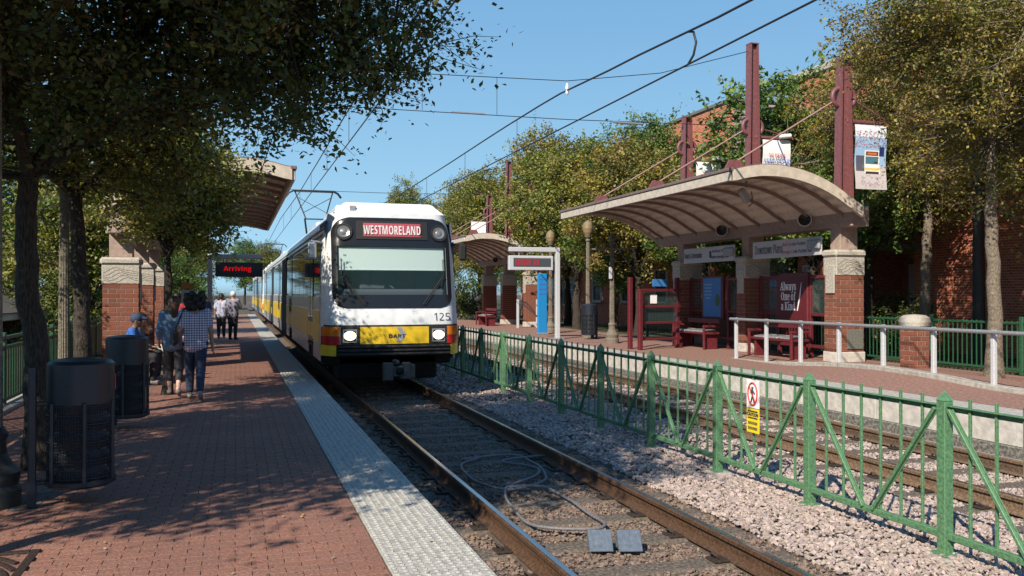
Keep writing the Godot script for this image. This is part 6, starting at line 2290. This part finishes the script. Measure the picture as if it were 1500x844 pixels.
	for i in tm.v.size():
		var p := tm.v[i]
		tm.v[i] = p + tm.n[i] * 0.008 * noise.get_noise_3d(p.x * 30, p.y * 16, p.z * 30)
	part("shirt", tm.mesh(c.top), o)
	var tr := []
	for s in [-1, 1]:
		var k := "l" if s > 0 else "r"
		tr.append([pelvis + Vector3(s * 0.05, 0.06, 0), J["hip" + k], 0.112, 0.112])
		tr.append([J["hip" + k], J["knee" + k], 0.106, 0.075])
		tr.append([J["knee" + k], J["knee" + k].lerp(J["ank" + k], c.get("leg", 0.95)), 0.075, 0.058])
	part("trousers", blob(tr, cell, 0.022).mesh(c.legs), o)
	for s in [-1, 1]:
		var k := "l" if s > 0 else "r"
		part("shoe", blob([[J["ank" + k] - Vector3(0, 0.035, 0.02), J["toe" + k], 0.046, 0.036]], 0.014, 0.01).mesh(c.shoes), o)
	var hr := []
	if c.get("hair", "short") == "curly":
		for i in 26:
			var a := i * 2.4
			var y := -0.13 + 0.25 * (i / 25.0)
			var rr := 0.125 * sqrt(maxf(0.1, 1.0 - pow(y / 0.19, 2)))
			var p := head + Vector3(cos(a) * rr, y + 0.02, sin(a) * rr * 0.8 - 0.035)
			if p.z > head.z + 0.04 and p.y < head.y + 0.06:
				continue
			hr.append([p, p + Vector3(cos(a) * 0.02, 0.012, sin(a) * 0.02), 0.052, 0.045])
		part("hair", blob(hr, 0.014, 0.008).mesh(c.hair_mat), o)
	elif c.get("hair") == "cap":
		hr = [[head + Vector3(0, 0.055, -0.012), head + Vector3(0, 0.06, 0.0), 0.104, 0.10], [head + Vector3(0, 0.06, 0.07), head + Vector3(0, 0.05, 0.16), 0.05, 0.03]]
		part("cap", blob(hr, 0.016, 0.015).mesh(c.hair_mat), o)
	else:
		hr = [[head + Vector3(0, 0.05, -0.02), head + Vector3(0, 0.0, -0.035), 0.1, 0.088], [head + Vector3(0, 0.07, 0.03), head + Vector3(0, 0.07, -0.01), 0.07, 0.09]]
		if c.get("hair") == "long":
			hr.append([head + Vector3(0, 0, -0.05), head + Vector3(0, -0.2, -0.06), 0.085, 0.06])
		part("hair", blob(hr, 0.016, 0.015).mesh(c.hair_mat), o)
	for s in [-1, 1]:
		var ey := MB.new()
		ey.lathe([[0.0, -0.008], [0.009, 0.0], [0.0, 0.008]], 8)
		part("eye", ey.mesh(M.ink), o, head + Vector3(s * 0.034, 0.012, 0.082))
	part("mouth", bxm(Vector3(0.045, 0.008, 0.008), 0.002, M.sign_red), o, head + Vector3(0, -0.062, 0.088))
	if c.get("bag", false):
		var bg := MB.new()
		bg.cbox(Vector3(0.31, 1.0, -0.02), Vector3(0.12, 0.26, 0.30), 0.05)
		part("shoulder_bag", bg.mesh(M.bin), o)
		var sp := MB.new()
		sp.tube([Vector3(0.30, 1.12, 0.1), Vector3(0.17, 1.47, 0.03), Vector3(0.16, 1.47, -0.05), Vector3(0.30, 1.12, -0.14)], [0.014], 6)
		part("bag_strap", sp.mesh(M.bin), o)

func people() -> void:
	var skin_d := mat(lin(0.20, 0.105, 0.065), 0.55)
	var skin_m := mat(lin(0.38, 0.22, 0.155), 0.55)
	var skin_l := mat(lin(0.56, 0.36, 0.28), 0.55)
	var dark_hair := mat(lin(0.014, 0.010, 0.009), 0.6)
	var brown_hair := mat(lin(0.07, 0.035, 0.02), 0.6)
	var jeans := grain(mat(lin(0.035, 0.06, 0.125), 0.85), 3.0, 0.6, 0.04, 0.0, 51, false)
	var blackish := mat(lin(0.02, 0.02, 0.026), 0.8)
	var shoe := mat(lin(0.20, 0.18, 0.17), 0.7)
	# plaid: white ground, dark blue stripes both ways
	var im := Image.create(64, 64, false, Image.FORMAT_RGB8)
	for y in 64:
		for x in 64:
			var a := 1.0 if (x % 32) < 13 else 0.0
			var b := 1.0 if (y % 32) < 13 else 0.0
			var t := 1.0 - 0.42 * a - 0.42 * b
			im.set_pixel(x, y, Color(0.86, 0.84, 0.90).lerp(Color(0.10, 0.09, 0.20), 1.0 - t))
	var plaid := mat(Color.WHITE, 0.9)
	plaid.albedo_texture = ImageTexture.create_from_image(im)
	plaid.uv1_triplanar = true
	plaid.uv1_scale = Vector3.ONE * 13.0
	var denim := grain(mat(lin(0.22, 0.36, 0.55), 0.9), 3.0, 0.6, 0.04, 0.0, 52, false)
	person(Vector3(-0.62, 0, -15.0), PI, "walk", {"skin": skin_m, "top": plaid, "legs": jeans, "shoes": shoe, "hair": "curly", "hair_mat": dark_hair, "leg": 0.86, "sleeve": 0.65, "bag": true}, "person in a plaid shirt and dark jeans walking along the platform", 0.018, 1.0)
	person(Vector3(-0.98, 0, -15.7), PI, "walk", {"skin": skin_l, "top": denim, "legs": mat(lin(0.03, 0.03, 0.035), 0.8), "shoes": shoe, "hair": "long", "hair_mat": brown_hair, "leg": 0.55, "sleeve": 1.7}, "person in a light blue denim jacket beside the plaid shirt", 0.024, 0.97)
	person(Vector3(-1.87, 0, -17.75), PI / 2, "sit", {"skin": skin_d, "top": mat(lin(0.03, 0.12, 0.40), 0.8), "legs": blackish, "shoes": shoe, "hair": "cap", "hair_mat": mat(lin(0.03, 0.05, 0.10), 0.8), "sleeve": 1.8}, "person in a blue top and cap seated on the metal bench", 0.026)
	person(Vector3(-1.87, 0, -18.6), PI / 2, "sit", {"skin": skin_m, "top": mat(lin(0.18, 0.18, 0.19), 0.8), "legs": blackish, "shoes": shoe, "hair": "short", "hair_mat": dark_hair, "sleeve": 1.8}, "person in a grey top seated on the metal bench", 0.026)
	person(Vector3(-1.05, 0, -22.5), 0.2, "stand", {"skin": skin_l, "top": mat(lin(0.30, 0.02, 0.03), 0.8), "legs": blackish, "shoes": shoe, "hair": "long", "hair_mat": brown_hair, "sleeve": 0.7}, "person in a red top facing along the platform", 0.026)
	person(Vector3(-1.45, 0, -24.2), PI * 0.6, "stand", {"skin": skin_d, "top": mat(lin(0.05, 0.05, 0.07), 0.85), "legs": jeans, "shoes": shoe, "hair": "short", "hair_mat": dark_hair, "sleeve": 1.8}, "person in a dark long sleeved top by the timetable case", 0.03)
	person(Vector3(-0.95, 0, -27.6), PI, "stand", {"skin": skin_m, "top": mat(lin(0.10, 0.14, 0.24), 0.85), "legs": blackish, "shoes": shoe, "hair": "long", "hair_mat": brown_hair, "sleeve": 0.8}, "person in a slate blue top waiting past the red top", 0.03)
	person(Vector3(-0.52, 0, -35.0), PI, "stand", {"skin": skin_m, "top": mat(lin(0.42, 0.42, 0.55), 0.85), "legs": blackish, "shoes": shoe, "hair": "short", "hair_mat": dark_hair, "sleeve": 0.8}, "person in a pale tee shirt standing under the message sign", 0.03)
	person(Vector3(-0.10, 0, -34.0), PI * 0.9, "phone", {"skin": skin_m, "top": mat(lin(0.20, 0.19, 0.24), 0.85), "legs": blackish, "shoes": blackish, "hair": "cap", "hair_mat": mat(lin(0.6, 0.6, 0.6), 0.8), "sleeve": 0.9}, "person in a grey shirt and white cap raising one hand", 0.03, 1.04)
